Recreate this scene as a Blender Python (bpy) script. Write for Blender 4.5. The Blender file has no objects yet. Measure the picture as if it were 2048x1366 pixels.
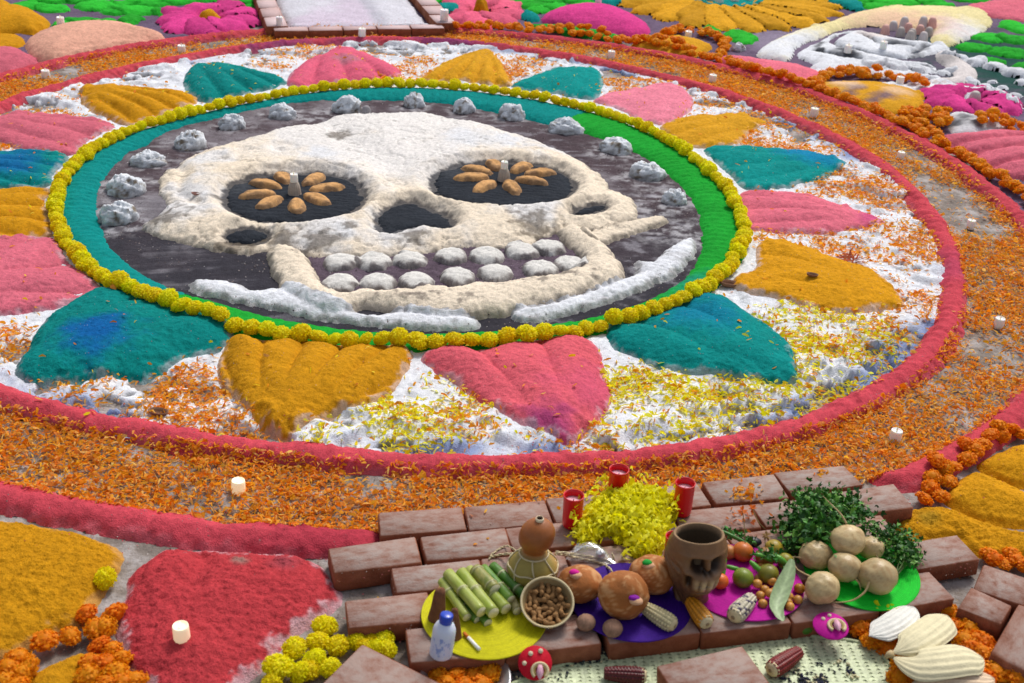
import bpy, math, random, time
import numpy as np
from mathutils import Matrix, Vector
T0 = time.time()
random.seed(7); rng = np.random.default_rng(7)
scene = bpy.context.scene
COL = scene.collection

# ------------------------------------------------------------------ camera, sky, sun, exposure
CAMH = 2.3; FPX = 2500.0; PIT = math.radians(28.1); ROL = math.radians(2.75)
cam = bpy.data.objects.new('camera', bpy.data.cameras.new('camera')); COL.objects.link(cam)
Rt = Vector((1, 0, 0)); Up = Vector((0, math.sin(PIT), math.cos(PIT))); Fw = Vector((0, math.cos(PIT), -math.sin(PIT)))
c_, s_ = math.cos(ROL), math.sin(ROL)
cr = Rt * c_ + Up * s_; cu = Rt * -s_ + Up * c_
cam.matrix_world = Matrix(((cr.x, cu.x, -Fw.x, 0), (cr.y, cu.y, -Fw.y, 0), (cr.z, cu.z, -Fw.z, CAMH), (0, 0, 0, 1)))
cam.data.sensor_width = 36; cam.data.lens = FPX / 2048 * 36; cam.data.clip_end = 500; cam.data.clip_start = .05
cam.data.dof.use_dof = True; cam.data.dof.focus_distance = 5.0; cam.data.dof.aperture_fstop = 4.5
scene.camera = cam
SUN_EL, SUN_AZ = math.radians(52), math.radians(25)          # azimuth measured from +Y (away from the viewer) towards +X
w = bpy.data.worlds.new('World'); scene.world = w; w.use_nodes = True
nt = w.node_tree; bg = nt.nodes['Background']
sky = nt.nodes.new('ShaderNodeTexSky'); sky.sky_type = 'NISHITA'; sky.sun_disc = False
sky.sun_elevation = SUN_EL; sky.sun_rotation = SUN_AZ; sky.air_density = 1.0; sky.dust_density = 3.0; sky.ozone_density = 1.0
hs = nt.nodes.new('ShaderNodeHueSaturation'); hs.inputs['Saturation'].default_value = .45          # thin cloud over the blue
nt.links.new(sky.outputs[0], hs.inputs['Color']); nt.links.new(hs.outputs[0], bg.inputs[0]); bg.inputs[1].default_value = 0.085
sd_ = bpy.data.lights.new('sun', 'SUN'); sd_.energy = 1.5; sd_.angle = math.radians(16); sd_.color = (1, .96, .9)
sun = bpy.data.objects.new('sun', sd_); COL.objects.link(sun)
sdir = Vector((math.sin(SUN_AZ) * math.cos(SUN_EL), math.cos(SUN_AZ) * math.cos(SUN_EL), math.sin(SUN_EL)))
sun.rotation_euler = sdir.to_track_quat('Z', 'Y').to_euler()
scene.view_settings.view_transform = 'Standard'; scene.view_settings.look = 'None'
scene.view_settings.gamma = 1; scene.view_settings.exposure = 0.75; scene.view_settings.use_curve_mapping = False

# ------------------------------------------------------------------ measuring: a point of the photograph to its place on the ground
def W2(p, z=0.0):
    p = np.asarray(p, float).reshape(-1, 2)
    x = (p[:, 0] - 1024) / FPX; y = -(p[:, 1] - 683) / FPX
    x, y = c_ * x - s_ * y, s_ * x + c_ * y
    dz = math.sin(PIT) - y * math.cos(PIT)
    k = (CAMH - z) / dz
    return np.stack([x * k, (math.cos(PIT) + y * math.sin(PIT)) * k], 1)
def W(px, py, z=0.0):
    q = W2([(px, py)], z)[0]; return (float(q[0]), float(q[1]))
def proj(X, Y, Z=0.0):
    Z = Z - CAMH
    a = X; b = Y * math.sin(PIT) + Z * math.cos(PIT); d = Y * math.cos(PIT) - Z * math.sin(PIT)
    u = c_ * a + s_ * b; v = -s_ * a + c_ * b
    d = np.maximum(d, 1e-3)
    return 1024 + FPX * u / d, 683 - FPX * v / d
def topz(x, y, py):
    lo, hi = 0, 1.0
    for _ in range(30):
        m = (lo + hi) / 2
        if proj(x, y, m)[1] > py: lo = m
        else: hi = m
    return lo
def mpp(px, py, z=0.0):
    a = W2([(px, py), (px + 1, py)], z); return float(np.hypot(*(a[0] - a[1])))

# ------------------------------------------------------------------ numbers
def lin(c):
    c = np.asarray(c, float) / 255; return np.where(c <= .04045, c / 12.92, ((c + .055) / 1.055) ** 2.4)
def C(r, g, b, k=1.0): return lin((r, g, b)) * k
_tab = [np.random.default_rng(100 + i).random((256, 256)) for i in range(6)]
def vnoise(X, Y, s, seed=0):
    t = _tab[seed % 6]; x = X / s + 57.3 + seed * 13.7; y = Y / s + 91.1 + seed * 7.9
    xi = np.floor(x).astype(int); yi = np.floor(y).astype(int); fx = x - xi; fy = y - yi
    fx = fx * fx * (3 - 2 * fx); fy = fy * fy * (3 - 2 * fy)
    a = t[xi & 255, yi & 255]; b = t[(xi + 1) & 255, yi & 255]; c = t[xi & 255, (yi + 1) & 255]; d = t[(xi + 1) & 255, (yi + 1) & 255]
    return (a * (1 - fx) + b * fx) * (1 - fy) + (c * (1 - fx) + d * fx) * fy
def fbm(X, Y, s, o=3, seed=0):
    r = 0; a = 1; n = 0
    for i in range(o):
        r = r + a * (vnoise(X * (.8 + .6 * (i % 2)) + Y * .3 * i, Y - X * .3 * i, s, seed + i) * 2 - 1); n += a; a *= .5; s *= .5
    return r / n
def sm(a, b, x):
    t = np.clip((x - a) / (b - a), 0, 1); return t * t * (3 - 2 * t)

# ------------------------------------------------------------------ objects
def tag(o, label=None, cat=None, group=None, kind=None):
    if label: o['label'] = label
    if cat: o['category'] = cat
    if group: o['group'] = group
    if kind: o['kind'] = kind
    return o
def mesh(name, V, F, mat, cols=None, smooth=True):
    V = np.asarray(V, np.float32); m = bpy.data.meshes.new(name)
    m.vertices.add(len(V)); m.vertices.foreach_set('co', V.ravel())
    if isinstance(F, np.ndarray):
        k = F.shape[1]; n = len(F)
        m.loops.add(n * k); m.loops.foreach_set('vertex_index', F.ravel().astype(np.int32))
        m.polygons.add(n); m.polygons.foreach_set('loop_start', np.arange(0, n * k, k, dtype=np.int32))
    else:
        L = np.fromiter((i for f in F for i in f), np.int32); ln = np.array([len(f) for f in F], np.int32)
        m.loops.add(len(L)); m.loops.foreach_set('vertex_index', L)
        m.polygons.add(len(ln)); m.polygons.foreach_set('loop_start', np.concatenate([[0], np.cumsum(ln)[:-1]]).astype(np.int32))
    if smooth: m.polygons.foreach_set('use_smooth', np.ones(len(m.polygons), bool))
    m.update(calc_edges=True); m.validate()
    if cols is not None:
        a = m.color_attributes.new('pigment', 'FLOAT_COLOR', 'POINT')
        c = np.ones((len(V), 4), np.float32); c[:, :3] = np.clip(cols, 0.002, .92); a.data.foreach_set('color', c.ravel())
    m.materials.append(mat)
    return m
def link(name, me, parent=None, loc=None):
    o = bpy.data.objects.new(name, me); COL.objects.link(o)
    if parent is not None: o.parent = parent
    if loc is not None: o.location = loc
    return o
def empty(name, loc=(0, 0, 0), rz=0, rot=None):
    o = bpy.data.objects.new(name, None); COL.objects.link(o); o.location = loc
    o.rotation_euler = rot if rot is not None else (0, 0, rz); o.empty_display_size = .05
    return o
def copy_tree(o, parent=None):
    c = o.copy(); COL.objects.link(c)
    if parent is not None: c.parent = parent
    for ch in list(o.children): copy_tree(ch, c)
    return c

class G:                                                        # collects one mesh
    def __init__(s): s.V = []; s.F = []; s.c = []; s.n = 0
    def add(s, V, F, col=(.5, .5, .5)):
        V = np.asarray(V, float).reshape(-1, 3); s.V.append(V)
        s.F += [tuple(int(i) + s.n for i in f) for f in F]
        c = np.asarray(col, float); s.c.append(np.broadcast_to(c, V.shape).copy() if c.ndim == 1 else c); s.n += len(V)
    def grid(s, P, col=(.5, .5, .5), closed=False, cap0=False, cap1=False):   # P: rows x n x 3
        r, n = P.shape[:2]; F = []
        for i in range(r - 1):
            for j in range(n if closed else n - 1):
                k = (j + 1) % n; F.append((i * n + j, i * n + k, (i + 1) * n + k, (i + 1) * n + j))
        if cap0: F.append(tuple(range(n))[::-1])
        if cap1: F.append(tuple((r - 1) * n + j for j in range(n)))
        c = np.asarray(col, float)
        s.add(P.reshape(-1, 3), F, c if c.ndim == 1 else c.reshape(-1, 3))
    def lathe(s, prof, n=24, col=(.5, .5, .5), cap0=False, cap1=False, flute=0, nf=12, M=None):
        a = np.linspace(0, 2 * math.pi, n, endpoint=False)
        P = np.array([[(r * (1 + flute * math.cos(nf * t)) * math.cos(t), r * (1 + flute * math.cos(nf * t)) * math.sin(t), z) for t in a] for r, z in prof])
        if M is not None: P = P @ np.array(M.to_3x3()).T + np.array(M.translation)
        s.grid(P, col, True, cap0, cap1)
    def tube(s, pts, rad, n=8, col=(.5, .5, .5), cap=True):
        pts = np.asarray(pts, float); r = np.broadcast_to(rad, len(pts)); R = []; u = None
        for i in range(len(pts)):
            t = pts[min(i + 1, len(pts) - 1)] - pts[max(i - 1, 0)]; t = t / (np.linalg.norm(t) + 1e-9)
            if u is None:
                u = np.cross(t, (0, 0, 1)); 
                if np.linalg.norm(u) < 1e-3: u = np.array((1., 0, 0))
            u = u - t * (u @ t); u /= np.linalg.norm(u) + 1e-9; v = np.cross(t, u)
            R.append([pts[i] + r[i] * (math.cos(a) * u + math.sin(a) * v) for a in np.linspace(0, 2 * math.pi, n, endpoint=False)])
        s.grid(np.array(R), col, True, cap, cap)
    def mesh(s, name, mat, smooth=True): return mesh(name, np.vstack(s.V), s.F, mat, np.vstack(s.c), smooth)

# ------------------------------------------------------------------ materials
def mat_pig(name, rough=.95, bump=.35, s1=260, s2=70, vary=.18, spec=.15, sss=0, dist=.003):
    m = bpy.data.materials.new(name); m.use_nodes = True; n = m.node_tree; b = n.nodes['Principled BSDF']
    a = n.nodes.new('ShaderNodeAttribute'); a.attribute_name = 'pigment'
    tc = n.nodes.new('ShaderNodeTexCoord')
    n1 = n.nodes.new('ShaderNodeTexNoise'); n1.inputs['Scale'].default_value = s1; n1.inputs['Detail'].default_value = 3
    n2 = n.nodes.new('ShaderNodeTexNoise'); n2.inputs['Scale'].default_value = s2; n2.inputs['Detail'].default_value = 4
    for q in (n1, n2): n.links.new(tc.outputs['Object'], q.inputs['Vector'])
    ad = n.nodes.new('ShaderNodeMath'); ad.operation = 'ADD'; n.links.new(n1.outputs[0], ad.inputs[0]); n.links.new(n2.outputs[0], ad.inputs[1])
    mr = n.nodes.new('ShaderNodeMapRange'); mr.inputs[1].default_value = .6; mr.inputs[2].default_value = 1.4
    mr.inputs[3].default_value = 1 - vary; mr.inputs[4].default_value = 1 + vary; n.links.new(ad.outputs[0], mr.inputs[0])
    mx = n.nodes.new('ShaderNodeVectorMath'); mx.operation = 'SCALE'; n.links.new(a.outputs['Color'], mx.inputs[0]); n.links.new(mr.outputs[0], mx.inputs['Scale'])
    n.links.new(mx.outputs[0], b.inputs['Base Color']); b.inputs['Roughness'].default_value = rough
    b.inputs['Specular IOR Level'].default_value = spec
    if sss: b.inputs['Subsurface Weight'].default_value = sss; b.inputs['Subsurface Radius'].default_value = (.02, .01, .005); b.inputs['Subsurface Scale'].default_value = .5
    if bump:
        bp = n.nodes.new('ShaderNodeBump'); bp.inputs['Strength'].default_value = bump; bp.inputs['Distance'].default_value = dist
        n.links.new(ad.outputs[0], bp.inputs['Height']); n.links.new(bp.outputs[0], b.inputs['Normal'])
    return m
M_SAND = mat_pig('dyed_sand', .97, .9, 230, 60, .26, .08, dist=.0045)
M_PETAL = mat_pig('petal', .6, 0, 200, 60, .1, .25)
def thin(m, amt):
    n = m.node_tree; b = n.nodes['Principled BSDF']; src = b.inputs['Base Color'].links[0].from_socket; tr = n.nodes.new('ShaderNodeBsdfTranslucent'); mx = n.nodes.new('ShaderNodeMixShader'); mx.inputs[0].default_value = amt
    n.links.new(src, tr.inputs['Color']); n.links.new(b.outputs[0], mx.inputs[1]); n.links.new(tr.outputs[0], mx.inputs[2]); n.links.new(mx.outputs[0], n.nodes['Material Output'].inputs['Surface'])
thin(M_PETAL, .5)
M_STONE = mat_pig('stone', .9, .5, 150, 40, .25, .2)
M_SKIN = mat_pig('fruit_skin', .42, .15, 220, 60, .12, .4)
M_MATTE = mat_pig('matte', .75, .25, 200, 50, .12, .25)
M_WAX = mat_pig('wax', .45, 0, 60, 20, .03, .4, sss=.3)
M_PLAS = mat_pig('plastic', .28, 0, 60, 20, .02, .5)
M_LEAF = mat_pig('leaf', .5, .1, 120, 40, .2, .35)
def mat_brick(name='fired_brick', dustc=(160, 150, 144), lo=.2):
    m = bpy.data.materials.new(name); m.use_nodes = True; n = m.node_tree; b = n.nodes['Principled BSDF']
    tc = n.nodes.new('ShaderNodeTexCoord'); oi = n.nodes.new('ShaderNodeObjectInfo')
    off = n.nodes.new('ShaderNodeVectorMath'); off.operation = 'ADD'; cb = n.nodes.new('ShaderNodeCombineXYZ')
    mu = n.nodes.new('ShaderNodeMath'); mu.operation = 'MULTIPLY'; mu.inputs[1].default_value = 37; n.links.new(oi.outputs['Random'], mu.inputs[0])
    n.links.new(mu.outputs[0], cb.inputs[0]); n.links.new(mu.outputs[0], cb.inputs[2])
    n.links.new(tc.outputs['Object'], off.inputs[0]); n.links.new(cb.outputs[0], off.inputs[1])
    st = n.nodes.new('ShaderNodeMapping'); st.inputs['Scale'].default_value = (1, 1.8, 1.2); n.links.new(off.outputs[0], st.inputs[0])
    n1 = n.nodes.new('ShaderNodeTexNoise'); n1.inputs['Scale'].default_value = 20; n1.inputs['Detail'].default_value = 9; n1.inputs['Roughness'].default_value = .65; n.links.new(st.outputs[0], n1.inputs[0])
    n2 = n.nodes.new('ShaderNodeTexNoise'); n2.inputs['Scale'].default_value = 160; n2.inputs['Detail'].default_value = 3; n.links.new(off.outputs[0], n2.inputs[0])
    cr_ = n.nodes.new('ShaderNodeValToRGB'); cr_.color_ramp.elements[0].position = .3; cr_.color_ramp.elements[1].position = .72
    cr_.color_ramp.elements[0].color = (*C(120, 66, 44), 1); cr_.color_ramp.elements[1].color = (*C(158, 98, 72), 1); n.links.new(n1.outputs[0], cr_.inputs[0])
    geo = n.nodes.new('ShaderNodeNewGeometry'); sx = n.nodes.new('ShaderNodeSeparateXYZ'); n.links.new(geo.outputs['Normal'], sx.inputs[0])
    d = n.nodes.new('ShaderNodeMapRange'); d.inputs[1].default_value = .6; d.inputs[2].default_value = .98; n.links.new(sx.outputs[2], d.inputs[0])
    nm = n.nodes.new('ShaderNodeMapRange'); nm.inputs[1].default_value = .32; nm.inputs[2].default_value = .58; nm.inputs[3].default_value = lo; nm.inputs[4].default_value = .92; n.links.new(n1.outputs[0], nm.inputs[0])
    rm = n.nodes.new('ShaderNodeMapRange'); rm.inputs[3].default_value = .7; rm.inputs[4].default_value = 1.0; n.links.new(oi.outputs['Random'], rm.inputs[0])
    f = n.nodes.new('ShaderNodeMath'); f.operation = 'MULTIPLY'; n.links.new(d.outputs[0], f.inputs[0]); n.links.new(nm.outputs[0], f.inputs[1])
    f2 = n.nodes.new('ShaderNodeMath'); f2.operation = 'MULTIPLY'; n.links.new(f.outputs[0], f2.inputs[0]); n.links.new(rm.outputs[0], f2.inputs[1])
    mx = n.nodes.new('ShaderNodeMix'); mx.data_type = 'RGBA'; n.links.new(f2.outputs[0], mx.inputs[0]); n.links.new(cr_.outputs[0], mx.inputs[6]); mx.inputs[7].default_value = (*C(*dustc), 1)
    n.links.new(mx.outputs[2], b.inputs['Base Color']); b.inputs['Roughness'].default_value = .92; b.inputs['Specular IOR Level'].default_value = .15
    ad = n.nodes.new('ShaderNodeMath'); ad.operation = 'MULTIPLY_ADD'; n.links.new(n2.outputs[0], ad.inputs[0]); ad.inputs[1].default_value = .4; n.links.new(n1.outputs[0], ad.inputs[2])
    bp = n.nodes.new('ShaderNodeBump'); bp.inputs['Strength'].default_value = .6; bp.inputs['Distance'].default_value = .006; n.links.new(ad.outputs[0], bp.inputs['Height']); n.links.new(bp.outputs[0], b.inputs['Normal'])
    return m
M_BRICK = mat_brick(); M_BRICKP = mat_brick('pale_dusted_brick', (212, 192, 194), .85)
def mat_simple(name, col, rough=.5, emit=None, trans=0, alpha=1, metal=0):
    m = bpy.data.materials.new(name); m.use_nodes = True; n = m.node_tree; b = n.nodes['Principled BSDF']
    b.inputs['Roughness'].default_value = rough; b.inputs['Metallic'].default_value = metal
    ns = n.nodes.new('ShaderNodeTexNoise'); ns.inputs['Scale'].default_value = 90; mr = n.nodes.new('ShaderNodeMapRange'); mr.inputs[3].default_value = .9; mr.inputs[4].default_value = 1.1
    n.links.new(ns.outputs[0], mr.inputs[0]); mx = n.nodes.new('ShaderNodeVectorMath'); mx.operation = 'SCALE'; mx.inputs[0].default_value = col; n.links.new(mr.outputs[0], mx.inputs['Scale']); n.links.new(mx.outputs[0], b.inputs['Base Color'])
    if emit is not None: b.inputs['Emission Color'].default_value = (*emit[:3], 1); b.inputs['Emission Strength'].default_value = emit[3]
    b.inputs['Transmission Weight'].default_value = trans; b.inputs['Alpha'].default_value = alpha
    return m
M_LIT = mat_simple('lit_votive_shell', C(250, 240, 215), .4, (1, .75, .4, .22))
M_FLAME = mat_simple('votive_flame', C(250, 240, 200), .4, (1, .7, .35, 1.6))
M_BAG = mat_simple('clear_plastic_film', (.9, .9, .92), .18, None, .75, .55)
M_FOIL = mat_simple('silver_foil', (.6, .6, .63), .3, None, 0, 1, .8)

# ------------------------------------------------------------------ height fields of sand
FIELDS = []
def HZ(X, Y, skip=0):
    X = np.asarray(X, float); Y = np.asarray(Y, float); out = np.zeros(X.shape)
    for (x0, y0, c, Z) in FIELDS:
        fx = (X - x0) / c; fy = (Y - y0) / c
        ok = (fx >= 0) & (fy >= 0) & (fx < Z.shape[1] - 1.001) & (fy < Z.shape[0] - 1.001)
        if not ok.any(): continue
        a = fx[ok]; b = fy[ok]; i = a.astype(int); j = b.astype(int); a = a - i; b = b - j
        v = (Z[j, i] * (1 - a) + Z[j, i + 1] * a) * (1 - b) + (Z[j + 1, i] * (1 - a) + Z[j + 1, i + 1] * a) * b
        out[ok] = np.maximum(out[ok], v)
    return out
def hz(x, y): return float(HZ(np.array([x]), np.array([y]))[0])
def cr_closed(P, n=6, closed=True):
    P = np.asarray(P, float); m = len(P); out = []
    for i in range(m if closed else m - 1):
        if closed: a, b, c, d = P[(i - 1) % m], P[i], P[(i + 1) % m], P[(i + 2) % m]
        else: a, b, c, d = P[max(i - 1, 0)], P[i], P[i + 1], P[min(i + 2, m - 1)]
        for t in np.linspace(0, 1, n, endpoint=False):
            out.append(.5 * ((2 * b) + (-a + c) * t + (2 * a - 5 * b + 4 * c - d) * t * t + (-a + 3 * b - 3 * c + d) * t ** 3))
    if not closed: out.append(P[-1])
    return np.array(out)
def sdist(X, Y, P):
    d = np.full(X.shape, 1e9); ins = np.zeros(X.shape, bool); n = len(P)
    for i in range(n):
        (x1, y1), (x2, y2) = P[i], P[(i + 1) % n]; dx, dy = x2 - x1, y2 - y1; L = dx * dx + dy * dy + 1e-12
        t = np.clip(((X - x1) * dx + (Y - y1) * dy) / L, 0, 1)
        d = np.minimum(d, (X - x1 - t * dx) ** 2 + (Y - y1 - t * dy) ** 2)
        if y1 != y2:
            c = ((y1 > Y) != (y2 > Y)) & (X < (x2 - x1) * (Y - y1) / (y2 - y1) + x1); ins ^= c
    return np.where(ins, 1, -1) * np.sqrt(d)
def ldist(X, Y, P):                                           # distance to an open line
    d = np.full(np.shape(X), 1e9)
    for i in range(len(P) - 1):
        (x1, y1), (x2, y2) = P[i], P[i + 1]; dx, dy = x2 - x1, y2 - y1; L = dx * dx + dy * dy + 1e-12
        t = np.clip(((X - x1) * dx + (Y - y1) * dy) / L, 0, 1)
        d = np.minimum(d, (X - x1 - t * dx) ** 2 + (Y - y1 - t * dy) ** 2)
    return np.sqrt(d)
def emit_field(name, X, Y, Z, keep, cols, x0, y0, cell, parent=None, reg=True, mat=None):
    px, py = proj(X, Y, 0)
    keep = keep & (px > -500) & (px < 2560) & (py > -260) & (py < 1900)
    if reg: FIELDS.append((x0, y0, cell, np.where(keep, Z, 0)))
    k4 = keep[:-1, :-1] & keep[1:, :-1] & keep[:-1, 1:] & keep[1:, 1:]
    idx = np.arange(X.size).reshape(X.shape)
    F = np.stack([idx[:-1, :-1][k4], idx[:-1, 1:][k4], idx[1:, 1:][k4], idx[1:, :-1][k4]], 1)
    u, inv = np.unique(F, return_inverse=True); F = inv.reshape(F.shape)
    jit = cell * .25
    V = np.stack([X.ravel()[u] + rng.uniform(-jit, jit, len(u)), Y.ravel()[u] + rng.uniform(-jit, jit, len(u)), Z.ravel()[u]], 1)
    return link(name, mesh(name, V, F, mat or M_SAND, cols.reshape(-1, 3)[u]), parent)
def mixc(a, b, t): return a + (np.asarray(b) - a) * t[..., None]
def paint(X, Y, base, patches=(), vary=.10, seed=0, dust=None, sd=None, dustamt=.5):
    n = fbm(X, Y, .12, 4, seed); n2 = fbm(X, Y, .025, 2, seed + 2)
    c = np.asarray(base)[None, None] * (1 + vary * n + vary * .8 * n2)[..., None]
    for (cx, cy, r, col, s) in patches:
        t = sm(1.25, .2, np.hypot(X - cx, Y - cy) / r + .5 * fbm(X, Y, .06, 4, seed + 3)) * s
        c = mixc(c, np.asarray(col), t)
    if dust is not None and sd is not None:
        t = sm(.022, 0, sd + .035 * fbm(X, Y, .03, 3, seed + 1)) * dustamt
        c = mixc(c, np.asarray(dust), t)
    sp = vnoise(X, Y, .008, seed + 4) > .965
    return c
def mound(name, poly, H, base, width=.06, cell=None, px=True, z0=None, patches=(), grooves=(), lobes=None, dust=None, dustamt=.5,
          rough=.004, vary=.1, seed=None, edge=.009, parent=None, n=6, extra=None, smooth_poly=True, holes=(), reg=True, dome=0., lift=True, extracol=None, zref=0., rnd=False, grow=0.):
    P = W2(poly, zref) if px else np.asarray(poly, float)
    if smooth_poly: P = cr_closed(P, n)
    if seed is None: seed = len(FIELDS) * 3 + 1
    lo = P.min(0) - .04; hi = P.max(0) + .04
    lo = np.maximum(lo, (-6.5, 1.6)); hi = np.minimum(hi, (6.5, 12.5))
    if cell is None: cell = float(np.clip(.0033 * P[:, 1].mean() / 2.6 * (1 if P[:, 1].mean() < 5 else 1.25), .004, .022))
    xs = np.arange(lo[0], hi[0] + cell, cell); ys = np.arange(lo[1], hi[1] + cell, cell)
    X, Y = np.meshgrid(xs, ys)
    s = sdist(X, Y, P) + grow; s = s + edge * fbm(X, Y, .07, 3, seed) + edge * .6 * fbm(X, Y, .018, 2, seed + 1)
    base_h = HZ(X, Y) * (1 - .8 * sm(0, .10, s)) if lift else 0
    p = np.where(s > 0, H * (1 - np.exp(-np.maximum(s, 0) / width)), s * .9)
    p = p + min(.009, H * .3) * sm(0, .018, s)
    if rnd: q_ = np.clip(s / max(s.max(), 1e-3), 0, 1); p = np.where(s > 0, H * np.sqrt(np.clip(1 - (1 - q_) ** 2.2, 0, 1)), s * .9)
    if dome: p = p + dome * np.clip(s / max(s.max(), 1e-3), 0, 1)
    mask = sm(0, .03, s)
    p = p + mask * (rough * 1.15 * fbm(X, Y, .06, 3, seed + 2) + rough * .7 * fbm(X, Y, .014, 2, seed + 3) + rough * .35 * rng.uniform(-1, 1, X.shape))
    if lobes:                                                 # (tip px, base px, count, depth)
        t, b, k, dep = lobes; t = np.array(W(*t)) if px else np.array(t); b = np.array(W(*b)) if px else np.array(b)
        ax = b - t; L = np.hypot(*ax); a0 = math.atan2(ax[1], ax[0])
        t = t - ax * .25; dx = X - t[0]; dy = Y - t[1]
        ang = (np.arctan2(dy, dx) - a0 + math.pi) % (2 * math.pi) - math.pi
        q = np.hypot(dx, dy) / (L * 1.25)
        A = (np.percentile(np.abs(ang[s > .02]), 98) if (s > .02).any() else .5)
        lob = np.abs(np.sin(math.pi * (k * (ang / A + 1) / 2 + .12 * fbm(X, Y, .25, 2, seed)))) ** .6
        p = p - mask * dep * (1 - lob) * sm(.35, .8, q)
    for (line, wd, dep) in grooves:
        gl = W2(line) if px else np.asarray(line)
        gd = ldist(X, Y, gl) + .012 * fbm(X, Y, .05, 2, seed + 5); p = p - mask * dep * np.exp(-(gd / wd) ** 2)
    if extra is not None: p = extra(X, Y, s, p)
    keep = s > -.014
    cols = paint(X, Y, base, [(*W(a, b), r, c, st) if px else (a, b, r, c, st) for a, b, r, c, st in patches], vary, seed, dust, s, dustamt)
    if extracol is not None: cols = extracol(X, Y, s, cols)
    for hp in holes: keep &= sdist(X, Y, hp) < .012
    Z = p + base_h
    return emit_field(name, X, Y, Z, keep, cols, lo[0], lo[1], cell, parent, reg)

# pigments (real surface colours)
PINK = C(206, 90, 102); ROSE = C(214, 108, 126); RED = C(192, 70, 82); MAG = C(205, 62, 132)
OCH = C(196, 138, 22); TEAL = C(8, 128, 124); GREEN = C(28, 152, 48); LEAFG = C(44, 168, 48)
WHITE = C(222, 224, 230); CREAM = C(230, 215, 194); SOIL = C(82, 70, 75); SLATE = C(50, 52, 60); EARTH = C(128, 118, 108)
BLUE = C(20, 84, 160); TAN = C(206, 158, 106); PEACH = C(216, 162, 140); PURB = C(104, 88, 110); DKG = C(28, 74, 66); CREAMY = C(228, 214, 160)

# ------------------------------------------------------------------ the ground
CX, CY = -0.535, 5.93                                         # middle of the rings
RY_PX = [(116,441),(109,403),(118,374),(126,352),(154,326),(173,309),(202,287),(222,277),(243,263),(273,258),(290,248),(333,239),(371,227),(410,215),(451,207),(492,200),(526,193),(567,186),(615,178),(683,173),(752,167),(800,164),(847,169),(912,173),(964,178),(1008,185),(1052,191),(1100,197),(1148,205),(1193,219),(1234,231),(1278,253),(1312,272),(1350,294),(1368,297),(1399,318),(1427,342),(1450,369),(1468,393),(1474,427),(1478,451),(1481,470),(1483,494),(1474,515),(1461,532),(1447,552),(1423,563),(1396,583),(1365,600),(1336,614),(1285,631),(1227,641),(1172,658),(1114,665),(1049,674),(998,682),(940,686),(878,689),(817,686),(741,681),(624,676),(584,670),(547,669),(513,658),(475,662),(458,638),(417,631),(355,621),(328,611),(294,597),(263,587),(239,573),(212,556),(185,535),(154,511),(137,488),(123,464)]
R1_PX = [(34,805),(137,843),(273,877),(410,891),(683,908),(879,927),(1118,938),(1289,927),(1485,894),(1655,833),(1792,764),(1861,696),(1908,621),(1908,552),(1884,484),(1854,424),(1806,372),(1717,314),(1621,260),(1539,222),(1416,181),(1329,161),(1193,130),(1056,106),(953,92),(513,99),(342,126),(239,150),(137,174),(34,205)]
R2_PX = [(0,996),(137,1033),(273,1050),(444,1066),(615,1074),(1815,966),(1866,937),(1921,911),(2028,819),(1382,126),(1519,164),(1656,205),(1792,263),(1895,318),(1997,403),(2038,437),(1193,85),(1056,77),(940,73),(478,68),(342,85),(239,106),(137,126),(34,147)]
def fourier(px, order=4, reg=.02, z=0.):
    q = W2(px, z) - (CX, CY); th = np.arctan2(q[:, 1], q[:, 0]); r = np.hypot(q[:, 0], q[:, 1])
    def B(t): return np.stack([np.ones_like(t)] + [f(k * t) for k in range(1, order + 1) for f in (np.cos, np.sin)], -1)
    A = B(th); D = np.diag([0] + [reg * k * k for k in range(1, order + 1) for _ in (0, 1)])
    x = np.linalg.solve(A.T @ A + D, A.T @ r)
    return lambda t: B(np.asarray(t, float)) @ x
RY = fourier(RY_PX, 6, .002, .045); R1 = fourier(R1_PX, 5, .01); R2 = fourier(R2_PX, 4, .03)
def polar(X, Y): return np.arctan2(Y - CY, X - CX), np.hypot(X - CX, Y - CY)

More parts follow.
